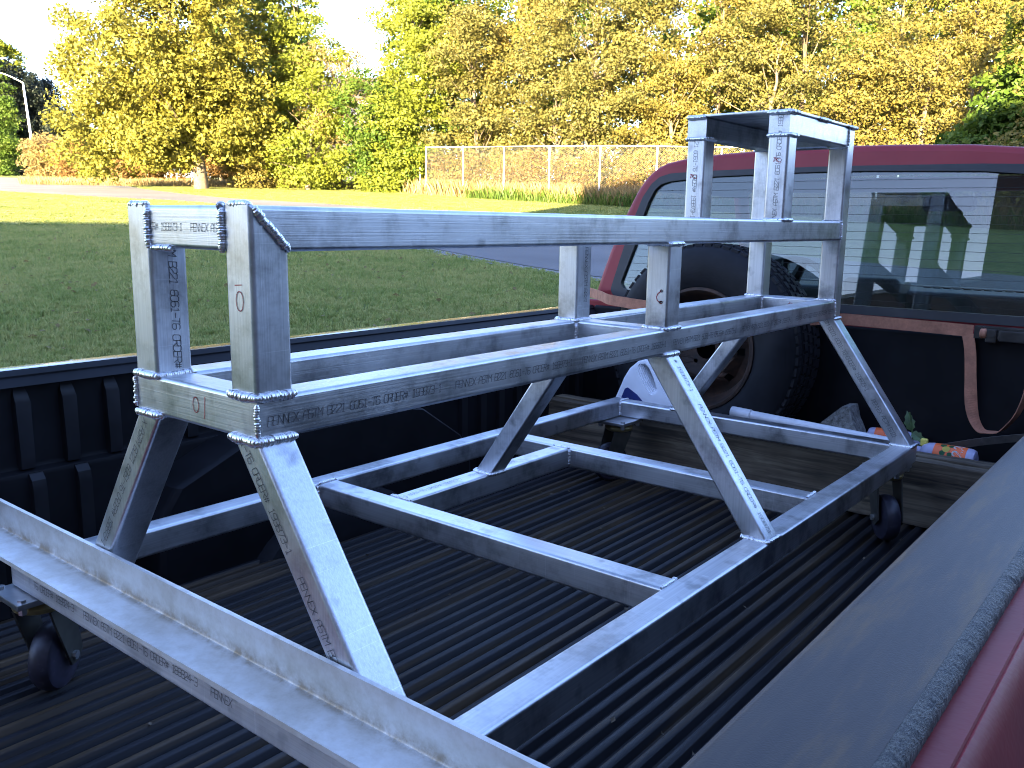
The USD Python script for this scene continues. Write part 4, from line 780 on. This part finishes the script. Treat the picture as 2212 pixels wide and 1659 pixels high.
# base frame
railB = P_('base_rail', along_y(bR - t, t, y1, zb), A_Y, 'right base rail'); railBL = P_('base_rail', along_y(-bL, t, y1, zb), A_Y, 'left base rail')
rear = P_('base_crossbar', along_x(-bL, bR, 0, zb), A_X2, 'rear base crossbar with printed lettering')
for y in (c1, c2): P_('base_crossbar', along_x(-bL + t, bR - t, y, zb), A_X)
P_('base_crossbar', along_x(-bL + t, bR - t, L, zb), A_X, 'front base crossbar')
inset_b = P_('base_stringer', along_y(xi - t, c1 + t, c2, zb), A_Y, 'short stringer between the two middle base crossbars')
# legs leaning outwards
def leg(xt, xb, y, lab):
    pr = rsq(t, t, RC, 4) + [h, h]
    return P_('leg', loft([np.c_[pr[:, 0] + xb, pr[:, 1] + y, np.full(len(pr), zb)], np.c_[pr[:, 0] + xt, pr[:, 1] + y, np.full(len(pr), -t)]]), A_Z, lab)
LG = {}
for nm, xt_, xb_, yy, lab in (('RR', -t, lR - t, 0, 'right rear leg'), ('RM', -t, lR - t, ym, 'right middle leg'), ('RF', -t, lR - t, L, 'right front leg'), ('LR', -W, lL, 0, 'left rear leg'), ('LM', -W, lL, ym, 'left middle leg'), ('LF', -W, lL, L, 'left front leg')):
    LG[nm] = leg(xt_, xb_, yy, lab)
# weld beads with their stacked ripples
_wg = np.random.default_rng(77)
def bead(p0, p1, r=.0046, flat=1.0):
    p0, p1 = np.asarray(p0, float), np.asarray(p1, float); L_ = np.linalg.norm(p1 - p0); d = (p1 - p0) / L_; n = max(3, int(L_ / .0029)); rings = []
    a = Z if abs(d[2]) < .8 else X; e1 = np.cross(a, d); e1 /= np.linalg.norm(e1); e2 = np.cross(d, e1); an = np.linspace(0, 2 * math.pi, 10, endpoint=False)
    wob = _wg.normal(0, .00045, (n + 1, 2)); big = _wg.uniform(.93, 1.08, n + 1); jit = _wg.normal(0, .16, n + 1)
    for k in range(n):
        for q, rr in ((0.0, .92), (.32, 1.02), (.72, 1.0), (.97, .94)):
            u = np.clip((k + q + (jit[k] if 0 < k < n - 1 else 0) * .5) / n, 0, 1); e = min(1.0, .55 + 4 * min(u, 1 - u)); c = p0 + d * L_ * u + wob[k, 0] * e1 + wob[k, 1] * e2
            rings.append(c + r * rr * big[k] * e * (np.cos(an)[:, None] * e1 + np.sin(an)[:, None] * e2))
    return loft(rings)
def weld(*segs, r=.0046): part(stand, 'weld_bead', cat([bead(a, b, r) for a, b in segs]), WELD, smooth=60)
o_ = .001
def foot(x0, y0, z, sides='wesn', r=.0046, over=.003):
    """Beads round the foot or head of a tube standing on another."""
    S = {'s': ((x0 - over, y0 - o_, z), (x0 + t + over, y0 - o_, z)), 'e': ((x0 + t + o_, y0 - over, z), (x0 + t + o_, y0 + t + over, z)), 'n': ((x0 - over, y0 + t + o_, z), (x0 + t + over, y0 + t + o_, z)), 'w': ((x0 - o_, y0 - over, z), (x0 - o_, y0 + t + over, z))}
    for q in sides: weld(S[q], r=r)
foot(-t, 0, 0, 'sew', .0056); foot(-W, 0, 0, 'sew', .0052); foot(-t, ym, 0, 'sew'); foot(-W, ym, 0, 'sew'); foot(-t, ym, zt - t, 'sew'); foot(-W, ym, zt - t, 'sew')
foot(-t, 0, -t, 'se', .0058); foot(-W, 0, -t, 'se', .0054); foot(-t, ym, -t, 'se', .0050); foot(-W, ym, -t, 'se'); foot(-W, L, -t, 'se'); foot(-t, L, -t, 'e')
foot(-t, yt, zt, 'se'); foot(-W, yt, zt, 'se'); foot(-t, yt, zu, 'sew', .0052); foot(-W, yt, zu, 'sew', .0052)
foot(-t, L, zt, 's', .004); foot(-W, L, zt, 's', .004); foot(-t, L, 0, 's', .004); foot(-W, L, 0, 's', .004); foot(-W, L, zu, 's', .004); foot(-t, L, zu, 's', .004)
for nm, x0, yy in (('RR', lR - t, 0), ('RM', lR - t, ym), ('RF', lR - t, L), ('LR', lL, 0), ('LM', lL, ym), ('LF', lL, L)): foot(x0, yy, zb, 'sew', .005)
weld(((o_, -o_, -.006), (o_, -o_, -t + .006)), r=.0036); weld(((-W - o_, -o_, -.006), (-W - o_, -o_, -t + .006)), r=.0036)
weld(((o_, .004, zt - .003), (o_, t - .001, zt - t + .001)), r=.0052); weld(((-t - .004, -o_, zt), (-t + .0, -o_, zt - .002)), r=.005)                                   # slanting bead on the mitre
weld(((-.046, .004, zt + o_), (-.004, .004, zt + o_)), r=.0044); weld(((-W + .004, .004, zt + o_), (-W + .046, .004, zt + o_)), r=.0044)
weld(((-t - o_, -o_, zt - .003), (-t - o_, -o_, zt - t - .002)), r=.0050); weld(((-W + t + o_, -o_, zt - .003), (-W + t + o_, -o_, zt - t - .002)), r=.0050); weld(((-W + t + .004, .001, zt - t - .0005), (-W + t + .05, .001, zt - t - .0005)), r=.0042)
for x0 in (-W + t, -t): weld(((x0, ym - o_, -.004), (x0, ym - o_, -t + .004)), r=.0052)
for x0 in (-W + t, -t): weld(((x0, L - o_, -.004), (x0, L - o_, -t + .004)), r=.0050)
weld(((o_, L, zt - .004), (o_, L, zt - t + .002)), r=.0036); weld(((o_, L, -.004), (o_, L, -t + .002)), r=.0036); weld(((o_, L, zq - .004), (o_, L, zu + .002)), r=.0034)
weld(((-W - .002, yt - .003, zq), (-W + t, yt - .003, zq)), r=.0058); weld(((-t - .004, yt - .003, zq), (.004, yt - .003, zq)), r=.0060)                          # plate corners
for a, b in ((yt - .002, yt + .045), (yt + .18, yt + .255), (L - .01, y1 + .004)): weld(((.003, a, zq + .001), (.003, b, zq + .001)), r=.0052)
for x0, ys_ in ((bR - t, (c1, c2, L)), (-bL + t, (c1, c2, L))):
    for y in ys_:
        weld(((x0, y, zb + .0005), (x0, y + t, zb + .0005)), r=.0040); weld(((x0, y - o_, zb - .004), (x0, y - o_, zb - t + .004)), r=.0046)
weld(((xi - t - .004, c1 + t + o_, zb + .0005), (xi + .004, c1 + t + o_, zb + .0005)), r=.0038); weld(((xi, c2 - o_, zb - .003), (xi, c2 - o_, zb - t + .003)), r=.0050); weld(((xi - t, c2 - o_, zb + .0005), (xi, c2 - o_, zb + .0005)), r=.0036)
# printed code and red marker
u6 = HT / 6.0
def code(parent, text, org, xd, yd, h_=HT, **k):
    xd = np.asarray(xd, float) / np.linalg.norm(xd); i = 0
    while i < len(text):
        while i < len(text) and text[i] == ' ': i += 1
        j = text.find('   ', i); j = len(text) if j < 0 else j
        if i >= len(text): break
        fl, _ = coder(text[i:j], h_, adv=ADV); lay(parent, fl, np.asarray(org, float) + xd * (i * ADV * h_ / 6.0), xd, yd, INK, **k); i = j
code(railR, (CODE + '    ') * 6, (0, .013, -.0335), Y, Z)
code(topX, 'ER# 193873-1   PENNEX ASTM', (-W + t + .005, 0, zt - .030), X, Z, .0090)
code(postRL, 'M B221 6061-T6 ORDER#', (-W + t, .0245, zt - t - .004), -Z, Y)
dR = np.array([lR - 0, 0, zb + t]) - np.array([0, 0, 0]); dR = np.array([lR, 0, zb + t]); dR /= np.linalg.norm(dR); dL = np.array([lL + W, 0, zb + t]); dL /= np.linalg.norm(dL)
def down_leg(part_, text, xt, s0, off, d): code(part_, text, np.array([xt + off, 0, -t]) + d * s0, d, X)
code(LG['LR'], 'X ASTM B221 6061-T6 ORDER# 193873-1', np.array([-W + .018, 0, -t]) + dL * .010, dL, X)
code(LG['RR'], '1-T6 ORDER# 193873-1    PENNEX ASTM B221 6061-T6', np.array([-t + .012, 0, -t]) + dR * .006, dR, X)
code(LG['RF'], 'STM B221 6061-T6 ORDER# 193873-1    PENNEX ASTM B221', np.array([-t + .018, L, -t]) + dR * .004, dR, X)
code(LG['RM'], '# 193873-1    PENNEX ASTM B221 6061-T6 ORDER# 193873-1', np.array([0, ym + .020, -t]) + dR * .012, dR, Y)
code(towL, '21 6061-T6 ORDER# 193873-1', (-W + .020, yt, zu - .006), -Z, X)
code(towR, 'NEX ASTM B221 6061-T6 ORDER# 193873-1', (-t + .0335, yt, zt + .004), Z, -X)
code(postML, 'PENNEX ASTM B221', (-W + t, ym + .024, zt - t - .012), -Z, Y)
code(inset_b, '1 6061-T6 ORDER# 193873-1    PENNEX ASTM B221 6061-T6', (xi - .020, c1 + t + .01, zb), Y, -X)
code(rear, 'T6 ORDER# 188824-3    PENNEX ASTM B221 6061-T6 ORDER# 188824-3    PENNEX', (-.640, 0, zb - .030), X, Z, .0118)
def scribble(parent, lines, org, xd, yd, w=.0011): lay(parent, strokes(lines, w), org, xd, yd, RED_INK, 'marker_scribble')
circ = lambda cx, cy, rx, ry, n=18, a0=0.0: [(cx + rx * math.cos(a0 + q), cy + ry * math.sin(a0 + q)) for q in np.linspace(.2, 6.6, n)]
scribble(crossA, [circ(0, .010, .0062, .0095), [(.020, .022), (.017, -.005)]], (-.124, 0, -.034), X, Z)
scribble(postRR, [circ(0, 0, .0068, .011), [(-.008, .0175), (.005, .0185)]], (-.024, 0, .108), X, Z)
scribble(topX, [[(0, .018), (-.001, -.004), (.004, -.003)], [(-.003, .006), (.003, .008)]], (-t - .008, 0, zt - .032), X, Z)
scribble(postMR, [[(.004, .012), (-.002, .008), (-.005, .001), (-.003, -.006), (.002, -.009)]] + [circ(.005, .013, .002, .002), circ(.005, -.009, .003, .0024), circ(.004, -.008, .0012, .001)], (-.020, ym, .060), X, Z, .0016)
scribble(crossC, [circ(0, 0, .008, .007), [(-.004, .010), (.004, -.010)]], (-.125, L, -.022), X, Z)
for p_, x_, z_ in ((towL, -W + .022, .318), (towR, -t + .026, .352)): scribble(p_, [[(-.009, .006), (.004, -.004), (.010, -.006)], circ(.004, -.001, .006, .0045), [(-.009, -.004), (.0, .003), (-.006, .006), (-.009, -.004)]], (x_, yt, z_), X, Z)
scribble(railBL, [[(q * .004, 0), (q * .004 + .001, .012)] for q in range(4)] + [[(0, .006), (.008, .007)]], (-bL + t, L - .012, zb - .036), -Y, Z)
# casters
DKST = plain('dark_yoke_steel', (.10, .095, .08), .45, .8, var=.3)
def caster(x, y, ang, lab, zt_=None):
    C_ = group(stand, 'caster', lab); zc = zb - t; ca, sa = math.cos(ang), math.sin(ang); f_ = np.array([ca, sa, 0]); s_ = np.array([-sa, ca, 0])   # f_ rolling direction, s_ axle
    part(C_, 'mounting_plate', box(x - .052, x + .052, y - .058, y + .058, zc - .0115, zc - .0008, .002), ZINC, smooth=30)
    for a in (-.042, .042):
        for b in (-.046, .046): part(C_, 'bolt', cyl((x + a, y + b, zc - .022), (x + a, y + b, zc + .004), .007, 6), ZINC)
    part(C_, 'swivel', revolve([(0, 0), (.036, 0), (.044, .004), (.046, .012), (.040, .020), (.034, .024), (0, .024)], (x, y, zc - .0365), (0, 0, 1), 24), YZINC, smooth=35)
    r = .0625; c = np.array([x, y, -.630 + r]) - f_ * .030
    for sg in (-1, 1):
        o = np.array([x, y, 0]); a = o + s_ * sg * .030
        pl = [(-.034, zc - .034), (.030, zc - .034), (.020, zc - .06), (-.022, -.630 + r - .016), (-.042, -.630 + r - .018), (-.060, -.630 + r), (-.054, -.62 + r + .02)]
        part(C_, 'fork', loft([np.array([a + f_ * u + s_ * sg * k + [0, 0, z] for u, z in pl]) for k in (0, .004)]), DKST)
    part(C_, 'wheel', revolve([(0, -.021), (.030, -.022), (.046, -.021), (.057, -.017), (r - .001, -.009), (r, 0), (r - .001, .009), (.057, .017), (.046, .021), (.030, .022), (0, .021)], c, s_, 40), WHEEL, smooth=40)
    part(C_, 'axle', cyl(c - s_ * .040, c + s_ * .040, .008, 8), ZINC)
caster(-.689, .028, math.radians(-53), 'caster under the left rear corner'); caster(-.655, 1.833, math.radians(60), 'caster under the left front corner'); caster(.178, 1.850, math.radians(128), 'caster under the right front corner'); caster(.178, .06, math.radians(100), 'caster under the right rear corner')

# ------------------------------------------------------------------ things lying in the bed
th = .0064; zA = -.3270; yb = -.0022
Lp = np.array([(-.0640, zA), (yb, zA), (yb, zA + .0540), (yb - th * .5, zA + .0545), (yb - th, zA + .0540), (yb - th, zA + th + .004), (yb - th - .0013, zA + th + .0012), (yb - th - .0045, zA + th), (-.0635, zA + th)])
xs = np.linspace(-.80, .43, 60); gg = np.random.default_rng(4)
rings = [np.c_[np.full(len(Lp), x), Lp[:, 0] + gg.normal(0, .00007, len(Lp)), Lp[:, 1] + np.r_[0, 0, gg.normal(0, .00010, 3), 0, 0, 0, gg.normal(0, .00010)]] for x in xs]
part(stand, 'angle_bar', loft(rings), A_OLD, smooth=30, label='weathered stained angle bar fixed across the backs of the two rear legs')
gg = np.random.default_rng(14)
def plank(y0, ya, ztop, lab, rot=0.0):
    n = 40; rings = []
    for x in np.linspace(-1.065, .582, n):
        q = rsq(ya - y0, ztop + .628, .004, 2); j = gg.normal(0, .0012, (len(q), 2)); q = q + j; rings.append(np.c_[np.full(len(q), x), q[:, 0] + (y0 + ya) / 2, q[:, 1] + (ztop - .628) / 2])
    solo('plank', loft(rings), WOOD, lab, 'plank', 'planks on edge across the bed', smooth=30)
plank(1.992, 2.036, -.4400, 'weathered plank on edge across the bed, nearer the stand'); plank(2.040, 2.090, -.4345, 'weathered plank on edge across the bed, nearer the cab and slightly taller')
# spare wheel
tc = np.array([-.525, 2.200, -.2175]); tax = np.array([-.05, -1, .05]); tax /= np.linalg.norm(tax)
sp = thing('spare_tire', 'worn black spare tyre on a rusty steel wheel standing at the cab end', 'spare tyre', tc - [0, 0, .357])
tyre_p = [(.196, -.080), (.205, -.092), (.235, -.106), (.275, -.112), (.310, -.106), (.333, -.094), (.344, -.082)]
for a in (-.055, -.018, .018, .055): tyre_p += [(.3525, a - .006), (.3445, a - .004), (.3445, a + .004), (.3530, a + .006)]
tyre_p += [(.344, .082), (.333, .094), (.310, .106), (.275, .112), (.235, .106), (.205, .092), (.196, .080)]
tp = part(sp, 'tyre', revolve(tyre_p, tc, tax, 72), TYRE, smooth=35)
e1 = np.cross([0, 0, 1], tax); e1 /= np.linalg.norm(e1); e2 = np.cross(tax, e1); tb = []
for k in range(64):
    for a0, w_, sh in ((-.083, .026, 0), (.057, .026, .5), (-.047, .022, .25), (.025, .022, .75), (-.011, .022, .5)):
        q = 2 * math.pi * (k + sh) / 64; q2 = q + 2 * math.pi / 64 * .74
        def tp_(ang, a, r): return tc + tax * a + r * (math.cos(ang) * e1 + math.sin(ang) * e2)
        dr = .0 if abs(a0 + w_ / 2) < .04 else -.005
        v = np.array([tp_(q + .012, a0, .345 + dr), tp_(q2 + .012, a0, .345 + dr), tp_(q2, a0 + w_, .345 + dr), tp_(q, a0 + w_, .345 + dr), tp_(q + .012, a0, .3575 + dr), tp_(q2 + .012, a0, .3575 + dr), tp_(q2, a0 + w_, .3575 + dr), tp_(q, a0 + w_, .3575 + dr)])
        f = np.array([[4, 5, 6, 7], [0, 1, 5, 4], [1, 2, 6, 5], [2, 3, 7, 6], [3, 0, 4, 7]]); tb.append((v, np.vstack([f[:, [0, 1, 2]], f[:, [0, 2, 3]]])))
part(tp, 'tread', cat(tb), TYRE, kind='stuff')
rim = part(sp, 'wheel_rim', revolve([(.188, -.07), (.203, -.088), (.209, .088), (.207, .098), (.198, .100), (.190, .092), (.186, .078), (.172, .045), (.160, .012), (.158, -.06)], tc, tax, 64), RUST, smooth=35)
disc = Point(0, 0).buffer(.162, 32).difference(Point(0, 0).buffer(.036, 16))
for k in range(5): disc = disc.difference(Point(.058 * math.cos(k * 1.2566 + .3), .058 * math.sin(k * 1.2566 + .3)).buffer(.0078))
for k in range(8): disc = disc.difference(Polygon([(.118 * math.cos(k * .7854 + a) * s_, .118 * math.sin(k * .7854 + a) * s_) for a, s_ in ((-.10, 1), (.10, 1), (.09, 1.16), (-.09, 1.16))]))
def dmap(v):
    r = np.hypot(v[:, 0], v[:, 1]); dish = .030 * np.clip((r - .085) / .07, 0, 1) * -1 + .022 * np.exp(-((r - .105) / .02) ** 2); return tc + v[:, :1] * e1 + v[:, 1:2] * e2 + (v[:, 2:] + .028 + dish[:, None]) * tax
m_ = trimesh.creation.extrude_polygon(disc, .005, engine='earcut'); m_ = m_.subdivide().subdivide(); part(sp, 'wheel_disc', (dmap(np.array(m_.vertices)), np.array(m_.faces)), RUST, smooth=30)
# white jug
jo = Polygon([(-.800, -.4335), (-.784, -.408), (-.770, -.378), (-.746, -.322), (-.725, -.287), (-.694, -.260), (-.667, -.251), (-.640, -.256), (-.606, -.280), (-.580, -.320), (-.556, -.352), (-.532, -.400), (-.520, -.4335)]).buffer(-.012).buffer(.012, 6)
hole = Polygon([(-.676, -.272), (-.662, -.268), (-.648, -.281), (-.630, -.312), (-.616, -.345), (-.624, -.353), (-.638, -.338), (-.660, -.302)]).buffer(-.003).buffer(.003, 5)
jy = 1.985; jug = thing('white_jug', 'white plastic jug with moulded handle and dark blue label beside the spare tyre', 'jug', (-.66, jy + .045, -.4335))
lay_ = [(0.0, .016), (.004, .010), (.009, .005), (.015, .002), (.022, .0), (.062, .0), (.070, .003), (.077, .009), (.081, .016)]
ms = []
for (d0, i0), (d1, i1) in zip(lay_[:-1], lay_[1:]):
    pg = jo.buffer(-max(i0, i1)).difference(hole.buffer(max(i0, i1) * .9)); ms.append(extr(pg, d1 - d0 + .0004, lambda v, d0=d0: np.c_[v[:, 0], jy + d0 + v[:, 2], v[:, 1]]))
part(jug, 'body', swapped(cat(ms)), JUG)
part(jug, 'neck', revolve([(.020, -.02), (.020, .010), (.024, .011), (.024, .034), (.020, .037), (0, .037)], (-.588, jy + .041, -.292), (.62, 0, .78), 20), BLUE, smooth=35)
lb_ = Polygon([(-.762, -.425), (-.748, -.402), (-.731, -.358), (-.719, -.352), (-.682, -.372), (-.653, -.397), (-.640, -.425)]).buffer(-.004).buffer(.004)
part(jug, 'label', swapped(extr(lb_, .0006, lambda v: np.c_[v[:, 0], jy - .0008 + v[:, 2], v[:, 1]])), BLUE)
# grey pipe
pipe = thing('grey_pipe', 'pale grey plastic pipe lying on the planks below the spare tyre', 'pipe', (-.36, 2.05, -.40))
p0, p1 = np.array([-.362, 2.050, -.3955]), np.array([.16, 2.050, -.4165])
d_ = (p1 - p0) / np.linalg.norm(p1 - p0)
part(pipe, 'barrel', revolve([(.0125, 0), (.0163, .0), (.0163, .538), (.0125, .538), (.0125, 0)], p0, d_, 24), PVC, smooth=30)
part(pipe, 'collar', revolve([(.0165, 0.0), (.0185, .001), (.0185, .066), (.0167, .0675)], p0 - d_ * .003, d_, 24), PVC, smooth=30)
# concrete lump
cb = Polygon([(-.150, -.455), (-.120, -.415), (-.066, -.361), (-.045, -.3605), (-.030, -.395), (.008, -.466), (-.02, -.486), (-.13, -.486)])
v, f = extr(cb, .085, lambda v: np.c_[v[:, 0], 2.165 + v[:, 2] + .25 * (v[:, 1] + .48), v[:, 1]])
cm = trimesh.Trimesh(*swapped((v, f))).subdivide().subdivide().subdivide(); vv = np.array(cm.vertices); vv = vv + .006 * (meshkit.fbm(vv * 30)[:, None] if hasattr(meshkit, 'fbm') else 0) * np.array([[1, 1, 1]])
solo('concrete_block', (vv, np.array(cm.faces)), CONC, 'broken grey concrete block lying between the pipe and the orange labelled bottle', 'concrete block')
# orange labelled bottles
def bottle(c, ax, spin, lab, words, cap_at):
    c, ax = np.asarray(c, float), np.asarray(ax, float); ax /= np.linalg.norm(ax); e1 = np.cross([0, 0, 1], ax); e1 /= np.linalg.norm(e1); e2 = np.cross(ax, e1)
    B = thing('drink_bottle', lab, 'bottle', c - [0, 0, .033], 'orange labelled bottles'); o = c - ax * .078
    part(B, 'body', revolve([(0, .004), (.018, 0), (.028, .004), (.0325, .014), (.0325, .118), (.030, .132), (.022, .146), (.014, .152), (0, .154)], o, ax, 30), LILAC, smooth=35)
    part(B, 'cap', revolve([(.014, .150), (.0155, .153), (.0155, .172), (.013, .175), (0, .175)], o, ax, 20), LILAC, smooth=35)
    part(B, 'label', revolve([(.0327, .024), (.0331, .025), (.0331, .111), (.0327, .112)], o, ax, 40), ORANGE, smooth=35)
    def wrap(flat, h0, rr=.0335):     # flat x runs round the bottle, flat y along it
        a = spin + flat[:, 0] / rr; return o + ax * (h0 + flat[:, 1:2]) + rr * (np.cos(a)[:, None] * e1 + np.sin(a)[:, None] * e2)
    def sub(m_): m_ = trimesh.Trimesh(*m_, process=False); return np.array(m_.vertices), np.array(m_.faces)
    for w_, x_, h0, hh in words:
        tm = meshkit.text_mesh(w_, hh, .0004, True); q = np.array(tm.vertices); part(B, 'label_lettering', (wrap(q + [x_, 0, 0], h0, .0336), np.array(tm.faces)), WHITE)
    for (px_, py_), rr, mt in (((.002, .078), .0105, YEL), ((-.012, .086), .008, GRNP), ((.016, .088), .008, GRNP), ((-.014, .066), .007, GRNP), ((.017, .067), .007, GRNP)):
        dq = np.array(Point(px_, py_).buffer(rr, 8).exterior.coords)[:-1]; q = np.vstack([dq, [[px_, py_]]]); n = len(dq); part(B, 'label_print', (wrap(np.c_[q, np.zeros(len(q))], 0, .0338 if mt is YEL else .0335), np.array([[i, (i + 1) % n, n] for i in range(n)] + [[(i + 1) % n, i, n] for i in range(n)])), mt)
    return B
bottle((.262, 2.160, -.4525), (-.985, .05, .0), .80, 'small bottle with an orange label lying behind the plank at the right', [('22', -.020, .034, .026), ('le', .022, .036, .022)], 1)
bottle((.085, 2.255, -.4525), (.97, .10, .0), 2.30, 'small bottle with an orange label half hidden behind the right front leg of the stand', [('le', -.012, .060, .020)], 1)
# leafy sprig with a yellow flower
g = np.random.default_rng(19); spg = thing('leafy_sprig', 'green leafy sprig with a yellow blossom lying behind the right front corner of the stand', 'sprig', (.17, 2.2, -.486)); stem = np.array([(.150, 2.20, -.486), (.158, 2.19, -.44), (.150, 2.19, -.39), (.138, 2.195, -.345)]); part(spg, 'stem', tube(stem, .0022, 6), LEAF_S)
def big_leaf(b, d, w, n=7):
    b, d = np.asarray(b, float), np.asarray(d, float); L_ = np.linalg.norm(d); d = d / L_; s_ = np.cross(d, [.2, -1, .3]); s_ /= np.linalg.norm(s_); up = np.cross(s_, d); v, f = [], []
    for k in range(n + 1):
        u = k / n; ww = w * math.sin(math.pi * min(1, u ** .7)) * (1 if k % 2 else .68); c = b + d * L_ * u - up * .25 * L_ * u * u; v += [c - s_ * ww + up * ww * .3, c, c + s_ * ww + up * ww * .3]
        if k: o = 3 * (k - 1); f += [[o, o + 1, o + 4], [o, o + 4, o + 3], [o + 1, o + 2, o + 5], [o + 1, o + 5, o + 4]]
    return np.array(v), np.array(f)
for b, d, w in (((.150, 2.19, -.40), (-.018, 0, .058), .017), ((.152, 2.19, -.405), (.045, -.02, -.020), .016), ((.157, 2.19, -.44), (-.035, -.01, .015), .018), ((.158, 2.188, -.445), (.045, 0, -.02), .02), ((.16, 2.185, -.455), (-.02, -.02, -.035), .02), ((.19, 2.18, -.45), (.035, 0, .02), .010)): part(spg, 'leaf', big_leaf(b, d, w), LEAF_S)
part(spg, 'blossom', box(.183, .203, 2.165, 2.18, -.436, -.414, .004, 3), YEL, smooth=40)
# straps
def ribbon(pts, wv, w, th=.0022):
    pts = np.asarray(pts, float); wv = np.asarray(wv, float); wv = np.broadcast_to(wv, pts.shape); d = np.gradient(pts, axis=0); d /= np.linalg.norm(d, axis=1, keepdims=True); rings = []
    for p_, d1, w1 in zip(pts, d, wv):
        w1 = w1 - d1 * (w1 @ d1); w1 = w1 / np.linalg.norm(w1); n_ = np.cross(d1, w1); rings.append(np.array([p_ - w1 * w / 2 - n_ * th / 2, p_ + w1 * w / 2 - n_ * th / 2, p_ + w1 * w / 2 + n_ * th / 2, p_ - w1 * w / 2 + n_ * th / 2]))
    return loft(rings)
cs = thing('ratchet_strap', 'faded orange ratchet strap holding the spare tyre and running along the front of the bed', 'strap', (-.3, 2.3, -.1))
sp_ = resample([(-1.150, 2.34, -.063), (-1.10, 2.30, -.066), (-.96, 2.165, -.064), (-.85, 2.075, -.068), (-.70, 2.052, -.075), (-.40, 2.058, -.087), (-.25, 2.10, -.092), (-.16, 2.26, -.094), (-.11, 2.318, -.0945), (.08, 2.319, -.097), (.262, 2.319, -.100)], 90)
part(cs, 'webbing', ribbon(sp_, Z, .036), STRAP)
tl = resample([(.250, 2.316, -.112), (.262, 2.310, -.16), (.272, 2.305, -.24), (.282, 2.300, -.315), (.298, 2.295, -.365), (.325, 2.29, -.392), (.360, 2.285, -.388), (.392, 2.285, -.355), (.412, 2.285, -.315), (.425, 2.29, -.25)], 70)
wv = np.array([np.array([1, -.25, 0]) * (1 - k) + np.array([.35, 1, .1]) * k for k in np.clip((np.arange(70) / 69 - .25) / .4, 0, 1)])
part(cs, 'loose_end', ribbon(tl, wv, .034), STRAP)
part(cs, 'ratchet', cat([box(.268, .40, 2.300, 2.304, -.118, -.082, .001), box(.268, .40, 2.328, 2.331, -.118, -.082, .001), box(.300, .33, 2.294, 2.332, -.128, -.088, .004), cyl((.318, 2.29, -.100), (.318, 2.336, -.100), .010, 14), box(.335, .405, 2.290, 2.30, -.122, -.090, .003), cyl((.29, 2.297, -.088), (.29, 2.333, -.088), .006, 10)]), plain('dark_steel', (.06, .055, .05), .5, .7, var=.4), smooth=30)
part(cs, 'roll', cyl((.285, 2.300, -.102), (.303, 2.300, -.102), .0145, 16, .003), STRAP, smooth=30); part(cs, 'tab', box(.405, .45, 2.300, 2.306, -.114, -.094, .002), plain('blue_plastic', (.01, .08, .3), .5))
s2 = resample([(.150, 2.225, -.470), (.24, 2.215, -.440), (.34, 2.21, -.405), (.46, 2.21, -.372), (.56, 2.23, -.35), (.602, 2.25, -.33)], 40)
solo('grey_strap', ribbon(s2, [(0, -.35, 1)] * 40, .024, .002), STRAP2, 'grey webbing strap slanting down behind the orange labelled bottle', 'strap')

g = np.random.default_rng(41); nb = 80; bx = g.uniform(-.95, .55, nb); by = g.uniform(-.35, 1.95, nb)
solo('leaf_litter', leaves0(np.c_[bx, by, np.full(nb, -.6275)], g.standard_normal((nb, 3)) * .4 + [0, 0, 1], .011, g), BARK, 'bits of dry leaf and grit scattered over the ribbed bed floor', 'leaf litter', kind='stuff')
